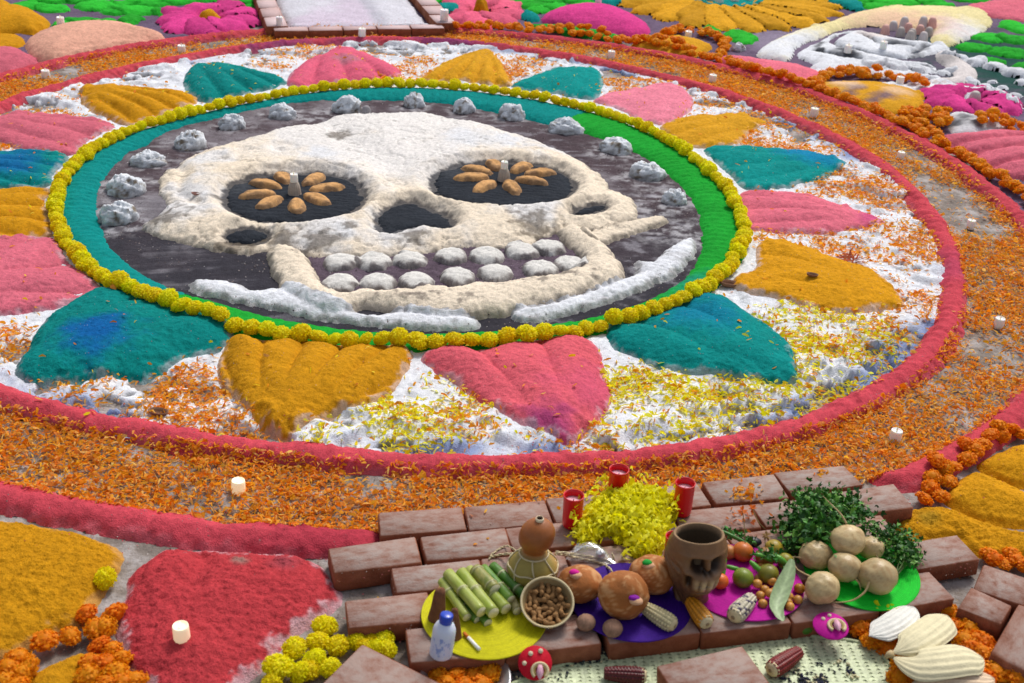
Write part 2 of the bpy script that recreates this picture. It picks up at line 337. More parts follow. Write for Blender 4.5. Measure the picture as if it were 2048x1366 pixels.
def ground():
    g = G(); xs = np.concatenate([[-60, -20, -10], np.arange(-6.4, 6.5, .1), [10, 20, 60]]); ys = np.concatenate([[-50, -10, 0], np.arange(1.2, 13, .1), [16, 30, 80]])
    X, Y = np.meshgrid(xs, ys); Z = .004 * fbm(X, Y, .5, 3, 2) - .006
    P = np.stack([X, Y, Z], -1); g.grid(P, EARTH)
    m = bpy.data.materials.new('bare_earth_paving'); m.use_nodes = True; n = m.node_tree; b = n.nodes['Principled BSDF']
    tc = n.nodes.new('ShaderNodeTexCoord'); n1 = n.nodes.new('ShaderNodeTexNoise'); n1.inputs['Scale'].default_value = 7; n1.inputs['Detail'].default_value = 8; n1.inputs['Roughness'].default_value = .7
    n.links.new(tc.outputs['Object'], n1.inputs[0]); cr_ = n.nodes.new('ShaderNodeValToRGB'); e = cr_.color_ramp.elements
    e[0].position = .32; e[0].color = (*C(92, 84, 78), 1); e[1].position = .62; e[1].color = (*C(168, 162, 160), 1)
    q = e.new(.48); q.color = (*C(126, 116, 108), 1); n.links.new(n1.outputs[0], cr_.inputs[0]); n.links.new(cr_.outputs[0], b.inputs[0])
    n2 = n.nodes.new('ShaderNodeTexNoise'); n2.inputs['Scale'].default_value = 80; n2.inputs['Detail'].default_value = 5; n.links.new(tc.outputs['Object'], n2.inputs[0])
    bp = n.nodes.new('ShaderNodeBump'); bp.inputs['Distance'].default_value = .01; bp.inputs['Strength'].default_value = .6; n.links.new(n2.outputs[0], bp.inputs['Height']); n.links.new(bp.outputs[0], b.inputs['Normal'])
    b.inputs['Roughness'].default_value = .93
    tag(link('ground', g.mesh('ground', m)), kind='structure')
ground()

def polar_field(name, rin, rout, cell, fz, fc, reg=True, clip=None):
    x0, x1, y0, y1 = -5.2, 3.4, 2.1, 9.9
    xs = np.arange(x0, x1, cell); ys = np.arange(y0, y1, cell); X, Y = np.meshgrid(xs, ys); th, r = polar(X, Y)
    a = rin(th); b = rout(th); k0 = (r > a) & (r < b)
    i, j = np.where(k0)
    # evaluate only inside the band
    Xf, Yf, tf, rf = X[k0][None], Y[k0][None], th[k0][None], r[k0][None]
    Zf = fz(Xf, Yf, tf, rf, a[k0][None], b[k0][None]); cf = fc(Xf, Yf, tf, rf, Zf)
    kf = np.ones_like(Zf, bool) if clip is None else np.broadcast_to(clip(Xf, Yf, tf, rf), Zf.shape)
    Z = np.zeros(X.shape); Z[k0] = Zf[0]; c = np.zeros(X.shape + (3,)); c[k0] = cf[0]; keep = k0.copy(); keep[k0] = kf[0]
    return emit_field(name, X, Y, Z, keep, c, x0, y0, cell, None, reg)

# white sand bed between the yellow ring and the inner red ring: lumpy, worn through in places
def wb_z(X, Y, th, r, a, b):
    n = fbm(X, Y, .22, 4, 3); rd = 1 - np.abs(fbm(X * 1.0, Y, .30, 3, 11)); lum = sm(.80, 1.0, rd)
    fine = fbm(X, Y, .035, 3, 5)
    outer = sm(b - .55, b - .12, r)                           # the outer part is more broken
    z = .013 + .012 * n + .028 * lum * (.35 + .65 * outer) + .0035 * fine
    hole = sm(.12, .42, fbm(X, Y, .16, 4, 21) + .25 * fine) * outer
    fd = sm(b + .02, b - .16, r) * sm(a, a + .12, r); z = .010 + (z - .010) * fd
    return np.maximum(z - .05 * hole * fd, -.02) + .0012 * rng.uniform(-1, 1, X.shape)
def wb_c(X, Y, th, r, Z):
    n = fbm(X, Y, .10, 4, 8); f = fbm(X, Y, .02, 2, 9)
    c = np.asarray(WHITE)[None, None] * (1 + .07 * n)[..., None]
    c = mixc(c, EARTH * .75, sm(.004, -.006, Z + .004 * f) * .9)
    c = mixc(c, SLATE, sm(.32, .6, fbm(X, Y, .07, 4, 31)) * .4)
    b = R1(th); blue = sm(b - .19, b - .06, r + .05 * n) * sm(-.12, .35, fbm(X, Y, .6, 2, 44) + .3 * n)
    bx, by = W(1800, 705); blue = np.maximum(blue, sm(.30, .12, np.hypot(X - bx, Y - by) + .06 * n) * sm(b - .26, b - .12, r))
    c = mixc(c, BLUE, np.clip(blue, 0, 1) * .7)
    return c
polar_field('white_sand', lambda t: RY(t) - .05, lambda t: R1(t) + .05, .0095, wb_z, wb_c)
tag(bpy.data.objects['white_sand'], 'white sand spread unevenly between the coloured petals and the red ring', 'sand', kind='stuff')

# dark sand under the skull
def db_z(X, Y, th, r, a, b):
    st = fbm(X * .8 + Y * .3, Y * 1.3 - X * .3, .05, 4, 14)
    return .006 + .007 * fbm(X, Y, .15, 4, 13) + .0025 * st + .0008 * rng.uniform(-1, 1, X.shape)
def bl_(X, Y): return fbm(X, Y, .10, 4, 18)
def db_c(X, Y, th, r, Z):
    n = fbm(X, Y, .2, 4, 15); st = fbm(X * .7 + Y * .5 * np.sin(th), Y * 1.5 - X * .4, .06, 4, 16); bl = fbm(X, Y, .35, 4, 17)
    t = sm(.1, -.7, (Y - CY) / 1.7 + .3 * n); halo = np.zeros(X.shape)
    for (a_, b_, q_) in ((245,435,.26),(256,380,.26),(297,325,.22),(378,290,.2),(468,253,.18),(564,230,.18),(694,222,.2),(825,214,.18),(928,222,.18),(1026,234,.2),(1132,260,.2),(1234,302,.24),(1297,352,.28),(1347,404,.3),(1370,470,.3),(1300,430,.25),(640,240,.2),(420,300,.2)):
        x_, y_ = W(a_, b_); halo = np.maximum(halo, sm(1, .3, np.hypot(X - x_, Y - y_) / q_ + .5 * bl_(X, Y)))
    c = mixc(np.broadcast_to(SOIL, X.shape + (3,)), SLATE, t * .8)
    c = c * (1 + .10 * st + .30 * bl + .12 * fbm(X, Y, .025, 2, 19))[..., None]
    c = mixc(c, C(188, 186, 190), halo * sm(-.3, .5, fbm(X, Y, .03, 3, 24)) * .7)
    c = mixc(c, C(150, 146, 152), sm(.05, .5, bl + .3 * st) * .4)
    c = mixc(c, C(170, 168, 176), sm(.12, .5, .5 * st + .6 * fbm(X, Y, .11, 4, 20) + .3 * n) * .42 * (.4 + .6 * sm(-.2, .5, (X - CX) / 1.7)))
    return c
polar_field('dark_sand', lambda t: 0 * t, lambda t: RY(t) - .08, .0095, db_z, db_c)
tag(bpy.data.objects['dark_sand'], 'dark purple brown sand around the skull inside the ring', 'sand', kind='stuff')

def raked(X, Y, th, n=260): return np.sin(th * n + 3 * fbm(X, Y, .08, 2, 3))
def ring(name, R, wid, H, base, label, cat, patches=(), seed=0, clip=None, cell=.0085, rake=.003):
    def fz(X, Y, th, r, a, b):
        if clip: cut = sm(.0, .10, -sdist(X, Y, W2([(800, 1050), (1685, 955), (1800, 1000), (1850, 1300), (770, 1300)])))
        n = fbm(X, Y, .10, 3, seed); s = wid / 2 - np.abs(r - R(th) - .014 * fbm(X, Y, .3, 3, seed + 2)) + .016 * n + .010 * fbm(X, Y, .02, 2, seed + 1)
        p = np.where(s > 0, H * (1 - np.exp(-np.maximum(s, 0) / .028)), s)
        z = p + HZ(X, Y) * .5 + sm(0, .02, s) * (.004 * fbm(X, Y, .03, 3, seed + 3) + rake * raked(X, Y, th) * (.5 + n) + .001 * rng.uniform(-1, 1, X.shape))
        fz.s = s; return z * cut - .02 * (1 - cut) if clip else z
    def fc(X, Y, th, r, Z):
        c = paint(X, Y, base, [(*W(a, b), q, k, t) for a, b, q, k, t in patches], .12, seed, C(200, 150, 160), fz.s, .15)
        return c
    o = polar_field(name, lambda t: R(t) - wid / 2 - .05, lambda t: R(t) + wid / 2 + .05, cell, fz, fc, clip=(lambda X, Y, th, r: (fz.s > -.014) & (clip(X, Y, th, r) if clip else True)))
    return tag(o, label, cat)
PURP = C(88, 50, 110)
ring('sand_ring', R1, .122, .040, RED * 1.05, 'inner raised ring of red sand around the white bed and petals', 'sand ring',
     [(560, 100, .3, PURP, .6), (900, 92, .35, PURP, .65), (700, 95, .25, PURP, .4), (1890, 540, .2, C(150, 60, 100), .4)], 3)
bx0 = W2([(757, 1022), (1687, 929), (1828, 1018), (660, 1150)])
def notplat(X, Y, th, r): return sdist(X, Y, W2([(800, 1050), (1685, 955), (1800, 1000), (1850, 1300), (770, 1300)])) < .01
ring('sand_ring', R2, .128, .04, RED, 'outer raised ring of red sand beyond the band of orange petals', 'sand ring', [(640, 1060, .3, C(150, 40, 60), .5)], 5, notplat)

# the teal and green band inside the yellow marigolds
INNER_PX = [(195,440),(192,400),(205,360),(250,310),(330,262),(430,228),(550,205),(680,196),(800,199),(900,205),(1000,220),(1090,245),(1170,262),(1213,275),(1275,307),(1329,340),(1374,378),(1390,412),(1402,465),(1398,510),(1378,545),(1330,582),(1250,610),(1150,637),(1000,657),(850,663),(720,657),(600,642),(500,617),(430,600),(360,583),(300,553),(245,508),(210,470)]
RI = fourier(INNER_PX, 8, .001, .02)
tg1 = math.atan2(W(1165, 235)[1] - CY, W(1165, 235)[0] - CX); tg2 = math.atan2(W(350, 605)[1] - CY, W(350, 605)[0] - CX)
def band(name, base, label, seed, isgreen, patches=()):
    def fz(X, Y, th, r, a, b):
        n = fbm(X, Y, .08, 3, seed); s = np.minimum(r - np.minimum(RI(th), RY(th) - .09), RY(th) + .03 - r) + .010 * n + .007 * fbm(X, Y, .02, 2, seed + 1)
        p = np.where(s > 0, .030 * (1 - np.exp(-np.maximum(s, 0) / .04)), s)
        fz.s = s
        return p + .005 + (.0015 if isgreen else 0) + sm(0, .02, s) * (.003 * fbm(X, Y, .035, 3, seed + 3) + .0016 * raked(X, Y, th, 200) + .001 * rng.uniform(-1, 1, X.shape))
    def fc(X, Y, th, r, Z): return paint(X, Y, base, [(*W(a, b), q, k, t) for a, b, q, k, t in patches], .10, seed)
    def cl(X, Y, th, r):
        g = ((tg2 - .004 < th + 0) & (th < tg1)) if tg2 < tg1 else ((th > tg2) | (th < tg1))
        jt = .03 * fbm(X, Y, .05, 3, 9); d1 = (th - tg1 + jt * .5); d2 = (th - tg2 + jt * .5)
        g = (d2 > 0) & (d1 < 0)
        g2 = (d2 > .012) & (d1 < -.012)
        return (fz.s > -.014) & (g if isgreen else ~g2)
    tag(polar_field(name, lambda t: np.minimum(RI(t), RY(t) - .09) - .04, lambda t: RY(t) + .045, .0085, fz, fc, clip=cl), label, 'sand band')
band('sand_band', TEAL * 1.03, 'teal sand band just inside the yellow marigold ring, on its left and far side', 7, False)
band('sand_band', GREEN, 'bright green sand band just inside the yellow marigold ring, on its right and near side', 9, True, [(1390, 580, .15, C(30, 130, 140), .35), (1400, 600, .2, C(30, 130, 140), .3)])

# ------------------------------------------------------------------ the petals of the big flower
def petal(poly, base, label, k=5, dep=.02, H=.06, tip=None, foot=None, width=.09, **kw):
    P = W2(poly); c = P.mean(0); d = c - (CX, CY); d = d / np.hypot(*d); s = (P - (CX, CY)) @ d
    t = tuple((np.array((CX, CY)) + d * s.max()).tolist()); f = tuple((np.array((CX, CY)) + d * s.min()).tolist())
    def run(): return mound('sand_petal', cr_closed(P, 6), H, base, width, px=False, lobes=(t, f, k, dep), smooth_poly=False, **kw2)
    kw2 = dict(kw); pt = [(*W(a, b), r, cc, st) for a, b, r, cc, st in kw2.pop('patches', ())]; kw2['patches'] = pt
    kw2.setdefault('dust', C(214, 205, 214)); kw2.setdefault('dustamt', .35)
    return tag(run(), label, 'sand petal', 'coloured sand petals of the big flower')
OCHF = C(206, 150, 34)
petal([(-110,262),(0,240),(40,235),(110,237),(180,243),(222,252),(226,266),(185,284),(161,304),(147,318),(68,311),(0,294)], ROSE * .85, 'pink sand petal at the left edge between the ochre and teal petals', 4)
petal([(-140,350),(-60,320),(0,311),(103,314),(137,318),(126,338),(106,359),(103,380),(51,383),(0,384),(-80,378)], TEAL, 'teal sand petal at the left edge with a blue stain, above the lower ochre one', 5, patches=[(10, 345, .25, BLUE, .7)])
petal([(-180,440),(-60,395),(0,386),(96,384),(91,410),(99,437),(106,465),(103,477),(68,479),(0,491),(-90,488)], OCH, 'ridged ochre sand petal at the left edge level with the stones', 5, .03)
petal([(-190,560),(-120,510),(0,489),(51,479),(106,481),(123,501),(137,529),(164,549),(202,583),(171,597),(137,617),(68,631),(0,640),(-90,632)], ROSE * .9, 'ridged pink sand petal at the left edge above the large teal petal', 4, .03)
petal([(171,597),(191,590),(225,589),(260,592),(330,622),(430,645),(465,668),(461,689),(437,710),(369,727),(301,761),(239,763),(137,768),(68,773),(38,764),(34,744),(48,717),(68,676),(103,641),(137,617)], TEAL * .92, 'large teal sand petal stained blue in its middle, lower left', 3, .018, .08, patches=[(195, 700, .17, C(16, 80, 160), .8)])
petal([(461,690),(485,682),(513,686),(560,690),(620,695),(700,702),(780,702),(800,697),(827,720),(817,744),(782,792),(741,816),(700,829),(683,833),(632,853),(581,881),(554,877),(513,853),(478,812),(444,778),(434,744),(440,715)], OCH * .95, 'ochre sand petal with finger ridges under the near side of the marigold ring', 5, .030, .085, edge=.008)
petal([(841,723),(871,710),(919,703),(974,708),(1039,696),(1090,689),(1148,684),(1186,700),(1203,720),(1210,758),(1223,799),(1213,836),(1193,857),(1158,891),(1121,898),(1097,884),(1039,864),(988,829),(953,812),(912,775),(871,751)], PINK * 1.06, 'pink heart shaped sand petal at the near side with a purple tip', 3, .026, .085, edge=.008, patches=[(1095, 880, .13, C(140, 50, 110), .75), (1180, 800, .2, C(170, 60, 120), .25)])
petal([(1213,665),(1250,655),(1300,642),(1365,612),(1400,600),(1447,602),(1495,628),(1529,652),(1567,686),(1587,723),(1587,778),(1519,775),(1451,764),(1382,758),(1348,751),(1312,747),(1261,720),(1227,703)], TEAL * 1.02, 'large teal sand petal on the near right, faintly blue, sprinkled with yellow petals', 3, .022, .08, patches=[(1390, 650, .22, C(16, 100, 170), .4)])
petal([(1515,498),(1553,488),(1604,501),(1656,518),(1724,542),(1768,566),(1792,590),(1806,611),(1803,621),(1758,628),(1700,635),(1642,628),(1601,621),(1553,604),(1502,597),(1464,584),(1470,562),(1509,542)], OCH * 1.1, 'ochre sand petal on the right carrying a dried orange flower', 3, .015, .06, dustamt=.5)
petal([(1482,393),(1553,393),(1621,400),(1690,420),(1758,447),(1758,456),(1690,470),(1656,476),(1587,472),(1502,467),(1480,450),(1478,420)], ROSE, 'pink sand petal on the right pointing to the red ring', 4, .018, .055, patches=[(1750, 450, .12, C(190, 60, 130), .6)])
petal([(1406,304),(1485,302),(1553,304),(1621,311),(1673,328),(1690,342),(1638,369),(1604,376),(1560,386),(1491,386),(1464,359),(1437,335)], TEAL * 1.15, 'bright teal sand petal on the right, above the pink one', 4, .014, .055, patches=[(1620, 325, .2, C(16, 100, 190), .45)])
petal([(1318,262),(1338,250),(1382,239),(1451,237),(1502,239),(1536,250),(1502,270),(1474,294),(1416,302),(1382,300),(1350,285)], OCHF, 'pale ochre sand petal at the upper right of the ring', 4, .015, .05)
petal([(1186,207),(1227,191),(1295,181),(1345,176),(1368,181),(1385,202),(1385,219),(1368,236),(1334,251),(1316,255),(1261,236),(1210,215)], C(226, 130, 150), 'light pink sand petal at the upper right of the ring', 3, .014, .05)
petal([(1022,178),(1073,154),(1124,144),(1176,142),(1203,150),(1206,174),(1193,202),(1141,199),(1073,188)], TEAL * 1.2, 'small bright teal sand petal beyond the ring', 4, .02, .055)
petal([(834,166),(885,133),(936,116),(970,109),(998,126),(1022,161),(1018,178),(953,173),(902,169)], OCHF, 'ochre sand petal beyond the ring with ridges like a shell', 5, .035, .07)
petal([(574,170),(598,137),(649,113),(683,105),(710,107),(748,120),(793,140),(800,158),(748,166),(680,171),(649,175),(588,180)], C(214, 96, 122), 'pink sand petal beyond the ring, worn grey in the middle', 4, .035, .07, patches=[(692, 137, .12, C(150, 120, 130), .6)])
petal([(367,171),(383,147),(427,135),(478,140),(530,150),(574,171),(547,183),(478,197),(410,208),(376,191)], TEAL * .95, 'teal sand petal at the upper left of the ring', 4, .035, .07)
petal([(161,191),(188,181),(239,181),(308,185),(359,191),(396,207),(342,231),(290,248),(263,258),(222,245),(181,226),(163,210)], OCH * 1.02, 'ochre sand petal at the upper left of the ring with long ridges', 5, .035, .075)
print('petals', round(time.time() - T0, 1))

# ------------------------------------------------------------------ the skull of sand
skull = empty('sand_skull', (0, 0, 0))
tag(skull, 'huge cream skull modelled in sand with flower eyes in the middle of the ring', 'sand skull')
EYE_L = [(444,402),(452,380),(480,363),(530,352),(590,347),(650,348),(700,360),(730,385),(726,410),(700,430),(640,444),(580,448),(510,444),(462,425)]
EYE_R = [(861,369),(870,350),(905,334),(960,326),(1020,325),(1090,333),(1135,350),(1152,371),(1140,392),(1100,408),(1030,415),(960,413),(900,402),(868,388)]
NOSE = [(752,441),(769,417),(800,405),(827,403),(858,413),(902,434),(909,448),(892,457),(865,457),(845,455),(815,461),(779,470),(755,462)]
TEMP_L = [(448,468),(475,458),(510,456),(540,466),(530,480),(495,485),(458,481)]
TEMP_R = [(1143,422),(1165,412),(1195,407),(1215,410),(1205,422),(1175,429),(1150,430)]
FACE = [(601,246),(640,238),(680,229),(740,226),(790,225),(850,224),(885,229),(960,245),(1040,268),(1100,290),(1160,320),(1200,348),(1222,375),(1245,385),(1268,400),(1276,420),(1260,436),(1230,446),(1193,457),(1150,458),(1110,462),(1083,470),(1056,488),(988,494),(919,488),(885,494),(817,505),(740,509),(680,508),(625,508),(600,495),(560,490),(496,499),(444,494),(400,484),(350,472),(315,462),(290,446),(314,427),(338,404),(322,383),(325,345),(359,321),(427,294),(513,270),(560,255)]
JAW = [(543,507),(574,501),(608,518),(625,549),(645,583),(683,597),(714,590),(740,586),(765,593),(790,590),(817,589),(845,583),(871,581),(895,586),(919,584),(950,573),(970,575),(1000,574),(1022,571),(1060,563),(1090,562),(1120,556),(1145,549),(1167,539),(1168,518),(1141,490),(1117,469),(1145,458),(1176,472),(1210,503),(1242,539),(1234,563),(1193,578),(1107,602),(1022,622),(970,632),(885,636),(817,628),(731,612),(683,626),(632,619),(581,589),(557,555)]
holesW = [cr_closed(W2(p, .035), 6) for p in (EYE_L, EYE_R, NOSE, TEMP_L, TEMP_R)]
whc = [W(780, 262), W(700, 262), W(860, 262), W(770, 320)]
def face_h(X, Y, s, p):
    g = fbm(X, Y, .12, 3, 61)
    for k, hp in enumerate(holesW):
        d = -sdist(X, Y, hp)                                   # positive outside the socket
        wd = .045 if k < 2 else .032
        p = p * (.42 + .58 * sm(-.012, wd + .03, d + .012 * fbm(X, Y, .04, 2, 62)))
        if k < 2: p = p + .006 * np.exp(-((d - wd - .03) / .06) ** 2)          # a raised brow round each eye
    valley = ldist(X, Y, W2([(640, 255), (700, 300), (775, 350), (800, 390)])); p = p - .018 * np.exp(-(valley / .10) ** 2)
    valley = ldist(X, Y, W2([(890, 250), (850, 300), (800, 345)])); p = p - .016 * np.exp(-(valley / .09) ** 2)
    c1 = W(640, 318); p = p - .014 * np.exp(-((np.hypot(X - W(570, 318)[0], Y - W(570, 318)[1]) - .05) / .03) ** 2)
    p = p - .02 * np.exp(-(ldist(X, Y, W2([(345, 330), (370, 360), (360, 400), (400, 430)])) / .035) ** 2)
    rid = 1 - np.abs(fbm(X, Y, .22, 4, 68)); p = p - .006 * sm(.93, 1, rid)
    p = p - .012 * np.exp(-(ldist(X, Y, W2([(430, 330), (470, 345), (490, 320)])) / .03) ** 2)
    p = p - .012 * np.exp(-(ldist(X, Y, W2([(1180, 360), (1200, 400), (1130, 440)])) / .03) ** 2)
    return p
def face_c(X, Y, s, c):
    n = fbm(X, Y, .12, 4, 63); f = fbm(X, Y, .03, 3, 64)
    top = np.minimum.reduce([np.hypot((X - a) / 1.6, (Y - b) / 1.2) for a, b in whc])
    c = mixc(c, WHITE * 1.02, sm(.55, .2, top + .2 * n) * .6)
    for (a, b, r) in ((350, 440, .22), (380, 400, .18), (420, 340, .16), (640, 480, .2), (800, 480, .25), (1050, 440, .2), (640, 335, .14), (1130, 300, .3), (960, 300, .2)):
        cx, cy = W(a, b); c = mixc(c, WHITE * .95, sm(1.2, .4, np.hypot(X - cx, Y - cy) / r + .7 * n) * .7)
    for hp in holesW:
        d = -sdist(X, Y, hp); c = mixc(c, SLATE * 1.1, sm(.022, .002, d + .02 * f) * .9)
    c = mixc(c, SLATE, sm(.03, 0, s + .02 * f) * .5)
    for (a, b, r) in ((470, 496, .12), (640, 500, .1), (560, 492, .08), (1060, 470, .14), (330, 452, .12), (830, 494, .08), (680, 290, .08), (430, 415, .05), (700, 480, .05)):
        cx, cy = W(a, b); c = mixc(c, C(96, 86, 74), sm(1.1, .3, np.hypot(X - cx, (Y - cy)) / r + .9 * f + .4 * n) * .75)
    c = mixc(c, C(120, 112, 104), (sm(.45, .75, f + .35 * n)) * .45)
    rid = 1 - np.abs(fbm(X, Y, .22, 4, 68)); c = mixc(c, C(110, 100, 92), sm(.955, .995, rid) * sm(-.1, .4, n + .3 * fbm(X, Y, .5, 2, 69)) * .6)
    return c
fo = mound('face', FACE, .066, grow=.012, base=CREAM, width=.085, zref=.03, cell=.0075, patches=(), rough=.0035, seed=60, edge=.018, parent=skull, extra=face_h, extracol=face_c, lift=False, n=5, vary=.07)
tag(fo, 'cream sand face of the skull, dusted white over the brow')
def jaw_h(X, Y, s, p):
    return p
def dirty(amt, seed):
    def f(X, Y, s, c):
        n = fbm(X, Y, .14, 4, seed); q = fbm(X, Y, .03, 3, seed + 1)
        c = mixc(c, C(98, 90, 82), sm(.035, .0, s + .025 * q + .01 * n) * .6)
        return mixc(c, C(96, 88, 84), sm(.25, .6, n * .7 + q * .6) * amt)
    return f
mound('jaw', JAW, .06, grow=.022, zref=.015, base=CREAM * .98, width=.035, cell=.0072, rough=.005, seed=66, edge=.014, parent=skull, extracol=dirty(.7, 67), lift=False, n=4)
# mouth sand, eye sockets, nose and temple hollows: flat dark sand
MOUTH = [(612,512),(680,506),(817,503),(919,487),(1056,486),(1083,466),(1125,466),(1165,500),(1172,540),(1100,565),(985,580),(860,590),(720,598),(650,592),(628,560)]
mound('mouth_sand', MOUTH, .012, C(98, 84, 96), .03, cell=.008, rough=.006, seed=70, parent=skull, lift=False, vary=.25)
def sock(nm, poly, seed, z=.036, col=C(46, 50, 57)):
    def ex(X, Y, s, p): return p + .0016 * np.sin(Y * 160 + 8 * fbm(X, Y, .1, 2, seed)) * sm(0, .4, fbm(X, Y, .3, 2, seed + 1) + .2)
    return mound(nm, poly, z, col, .02, zref=.035, cell=.008, rough=.002, seed=seed, edge=.02, parent=skull, lift=False, extra=ex, vary=.18, patches=[(poly[0][0] + 40, poly[0][1] - 10, .12, C(90, 94, 100), .3)] if 'eye' in nm else [])
eL = sock('eye_socket', EYE_L, 71); eR = sock('eye_socket', EYE_R, 73)
sock('nose_hollow', NOSE, 75, .034, C(46, 50, 57)); sock('temple_hollow', TEMP_L, 77, .034); sock('temple_hollow', TEMP_R, 79, .034)
def blob(name, cx, cy, rx, ry, H, base, parent=None, rot=0, seed=None, cell=.0068, extracol=None, ground_fix=0, lift=True, **kw):
    a = np.linspace(0, 2 * math.pi, 14, endpoint=False); sd2 = seed if seed is not None else int(cx * 7 + cy) % 997
    r_ = np.random.default_rng(sd2).uniform(.9, 1.1, 14)
    P = np.stack([rx * np.cos(a) * r_, ry * np.sin(a) * r_], 1); cr2, sr2 = math.cos(rot), math.sin(rot)
    P = P @ np.array([[cr2, sr2], [-sr2, cr2]]) + (cx, cy)
    kw.setdefault('width', min(rx, ry) * .55); wd = kw.pop('width')
    if kw.get('rnd'):
        kw.pop('rnd')
        def ex(X, Y, s, p):
            u = (X - cx) * cr2 + (Y - cy) * sr2; v = -(X - cx) * sr2 + (Y - cy) * cr2; q = (u / (rx * 1.04)) ** 2 + (v / (ry * 1.04)) ** 2 + .10 * fbm(X, Y, min(rx, ry), 3, sd2 % 50)
            return np.where(s > 0, H * np.clip(1 - q, 0, 1) ** .6 + .002 * fbm(X, Y, .02, 3, 5), s * .9)
        kw['extra'] = ex
    return mound(name, P, H, base, wd, cell=cell, px=False, seed=sd2, parent=parent, extracol=extracol, lift=lift, n=3, **kw)
def petals_eye(cx, cy, pts, parent):
    c = W(cx, cy)
    for (a, b) in pts:
        p = W(a, b + 4); ang = math.atan2(p[1] - c[1], p[0] - c[0])
        blob('eye_petal', p[0], p[1],   .088, .040, .036, TAN, parent, ang, rnd=True, rough=.004, edge=.007, vary=.14, dust=C(70, 70, 74), dustamt=.5)
petals_eye(590, 400, [(531, 384), (516, 405), (540, 421), (595, 428), (634, 414), (656, 391), (629, 374), (567, 369)], eL)
petals_eye(1007, 372, [(953, 355), (943, 370), (969, 388), (1023, 390), (1062, 377), (1079, 361), (1042, 350), (987, 344)], eR)
for (a, b) in [(683, 531), (748, 531), (820, 527), (901, 520), (972, 518), (1042, 509), (1098, 502), (680, 574), (757, 572), (832, 570), (915, 561), (990, 552), (1079, 545), (1140, 536)]:
    p = W(a, b + 3)
    def tc(X, Y, s, c):
        c = mixc(c, C(96, 84, 84), sm(.022, .0, s + .024 * fbm(X, Y, .03, 3, 81)) * .8)
        return c
    blob('tooth', p[0], p[1], .078, .078, .042, C(216, 213, 208), skull, 0, rnd=True, rough=.004, edge=.008, vary=.06, extracol=tc)
# white bone shapes around the jaw, lying on the dark sand
def bone(poly, label, H=.05, wd=.05, base=WHITE * 1.0, sd0=83, amt=.35):
    return tag(mound('sand_ridge', poly, H * .85, base, wd, cell=.0075, rough=.004, grow=.012, seed=sd0, edge=.016, lift=True, extracol=dirty(amt, sd0), n=4), label, 'sand ridge')
bone([(384,572),(420,572),(470,578),(513,592),(574,588),(620,608),(683,627),(740,640),(800,633),(870,640),(940,646),(962,654),(940,664),(850,662),(760,656),(690,650),(640,643),(581,630),(520,616),(450,603),(395,590)], 'long white sand ridge along the near left of the jaw by the green band', .045)
bone([(1036,629),(1124,611),(1227,576),(1275,553),(1272,530),(1300,533),(1329,514),(1360,490),(1384,487),(1382,520),(1355,548),(1329,563),(1290,580),(1193,616),(1110,636),(1045,645)], 'long white sand ridge along the near right of the jaw by the green band', .05, .05, WHITE, 87, .35)
bone([(1165,478),(1200,466),(1261,449),(1320,440),(1330,448),(1295,462),(1213,490),(1180,492)], 'narrow cream sand ridge behind the right corner of the mouth', .035, .04, CREAM, 89, .6)
# loose lumps of stone standing round the skull
def rock(cx, cy, wpx, hpx, label, seed):
    x, y = W(cx, cy + hpx * .32); m = mpp(cx, cy); rx = wpx / 2 * m * 1.12; top = max(topz(x, y, cy - hpx * .46), .07) * .92; ry = rx * .8
    r = np.random.default_rng(seed); n, k = 40, 22; g = G(); P = np.zeros((k, n, 3))
    # two or three merged bumps give the lumpy outline
    bumps = [(r.uniform(-.5, .5), r.uniform(-.3, .3), r.uniform(.55, .8)) for _ in range(3)] + [(0, 0, .85)]
    th = np.linspace(0, 2 * math.pi, n, endpoint=False)
    for i in range(k):
        f = i / (k - 1); el = f * math.pi / 2
        for j, t in enumerate(th):
            d = np.array((math.cos(t) * math.cos(el), math.sin(t) * math.cos(el), math.sin(el)))
            q = max((bx * d[0] + by * d[1]) + math.sqrt(max(bx * d[0] + by * d[1], 0) ** 2 * 0 + br * br - min(bx * bx + by * by, br * br) * .3) for bx, by, br in bumps)
            P[i, j] = d * q
    X0, Y0, Z0 = P[..., 0], P[..., 1], P[..., 2]
    nn = fbm(X0 * 2 + seed, Y0 * 2 + Z0 * 1.7, .5, 4, seed % 5); cre = 1 - np.abs(fbm(X0 + seed * 3, Y0 + Z0 * 1.3, .6, 3, (seed + 1) % 5))
    P = P * (1 + .22 * nn - .14 * sm(.9, 1, cre))[..., None]
    P[..., 0] *= rx / np.abs(P[..., 0]).max(); P[..., 1] *= ry / np.abs(P[..., 1]).max(); P[..., 2] *= top / P[..., 2].max(); P[0, :, 2] = -.02
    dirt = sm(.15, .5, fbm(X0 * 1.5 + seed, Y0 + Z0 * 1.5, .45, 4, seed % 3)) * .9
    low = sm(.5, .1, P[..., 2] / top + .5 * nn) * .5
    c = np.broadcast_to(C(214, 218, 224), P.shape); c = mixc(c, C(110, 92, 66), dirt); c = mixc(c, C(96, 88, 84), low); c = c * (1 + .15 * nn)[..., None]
    g.grid(P, c, True, False, True)
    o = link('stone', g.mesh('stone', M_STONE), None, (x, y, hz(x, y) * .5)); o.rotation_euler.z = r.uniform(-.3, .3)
    tag(o, label, 'stone', 'white dusted stones round the skull')
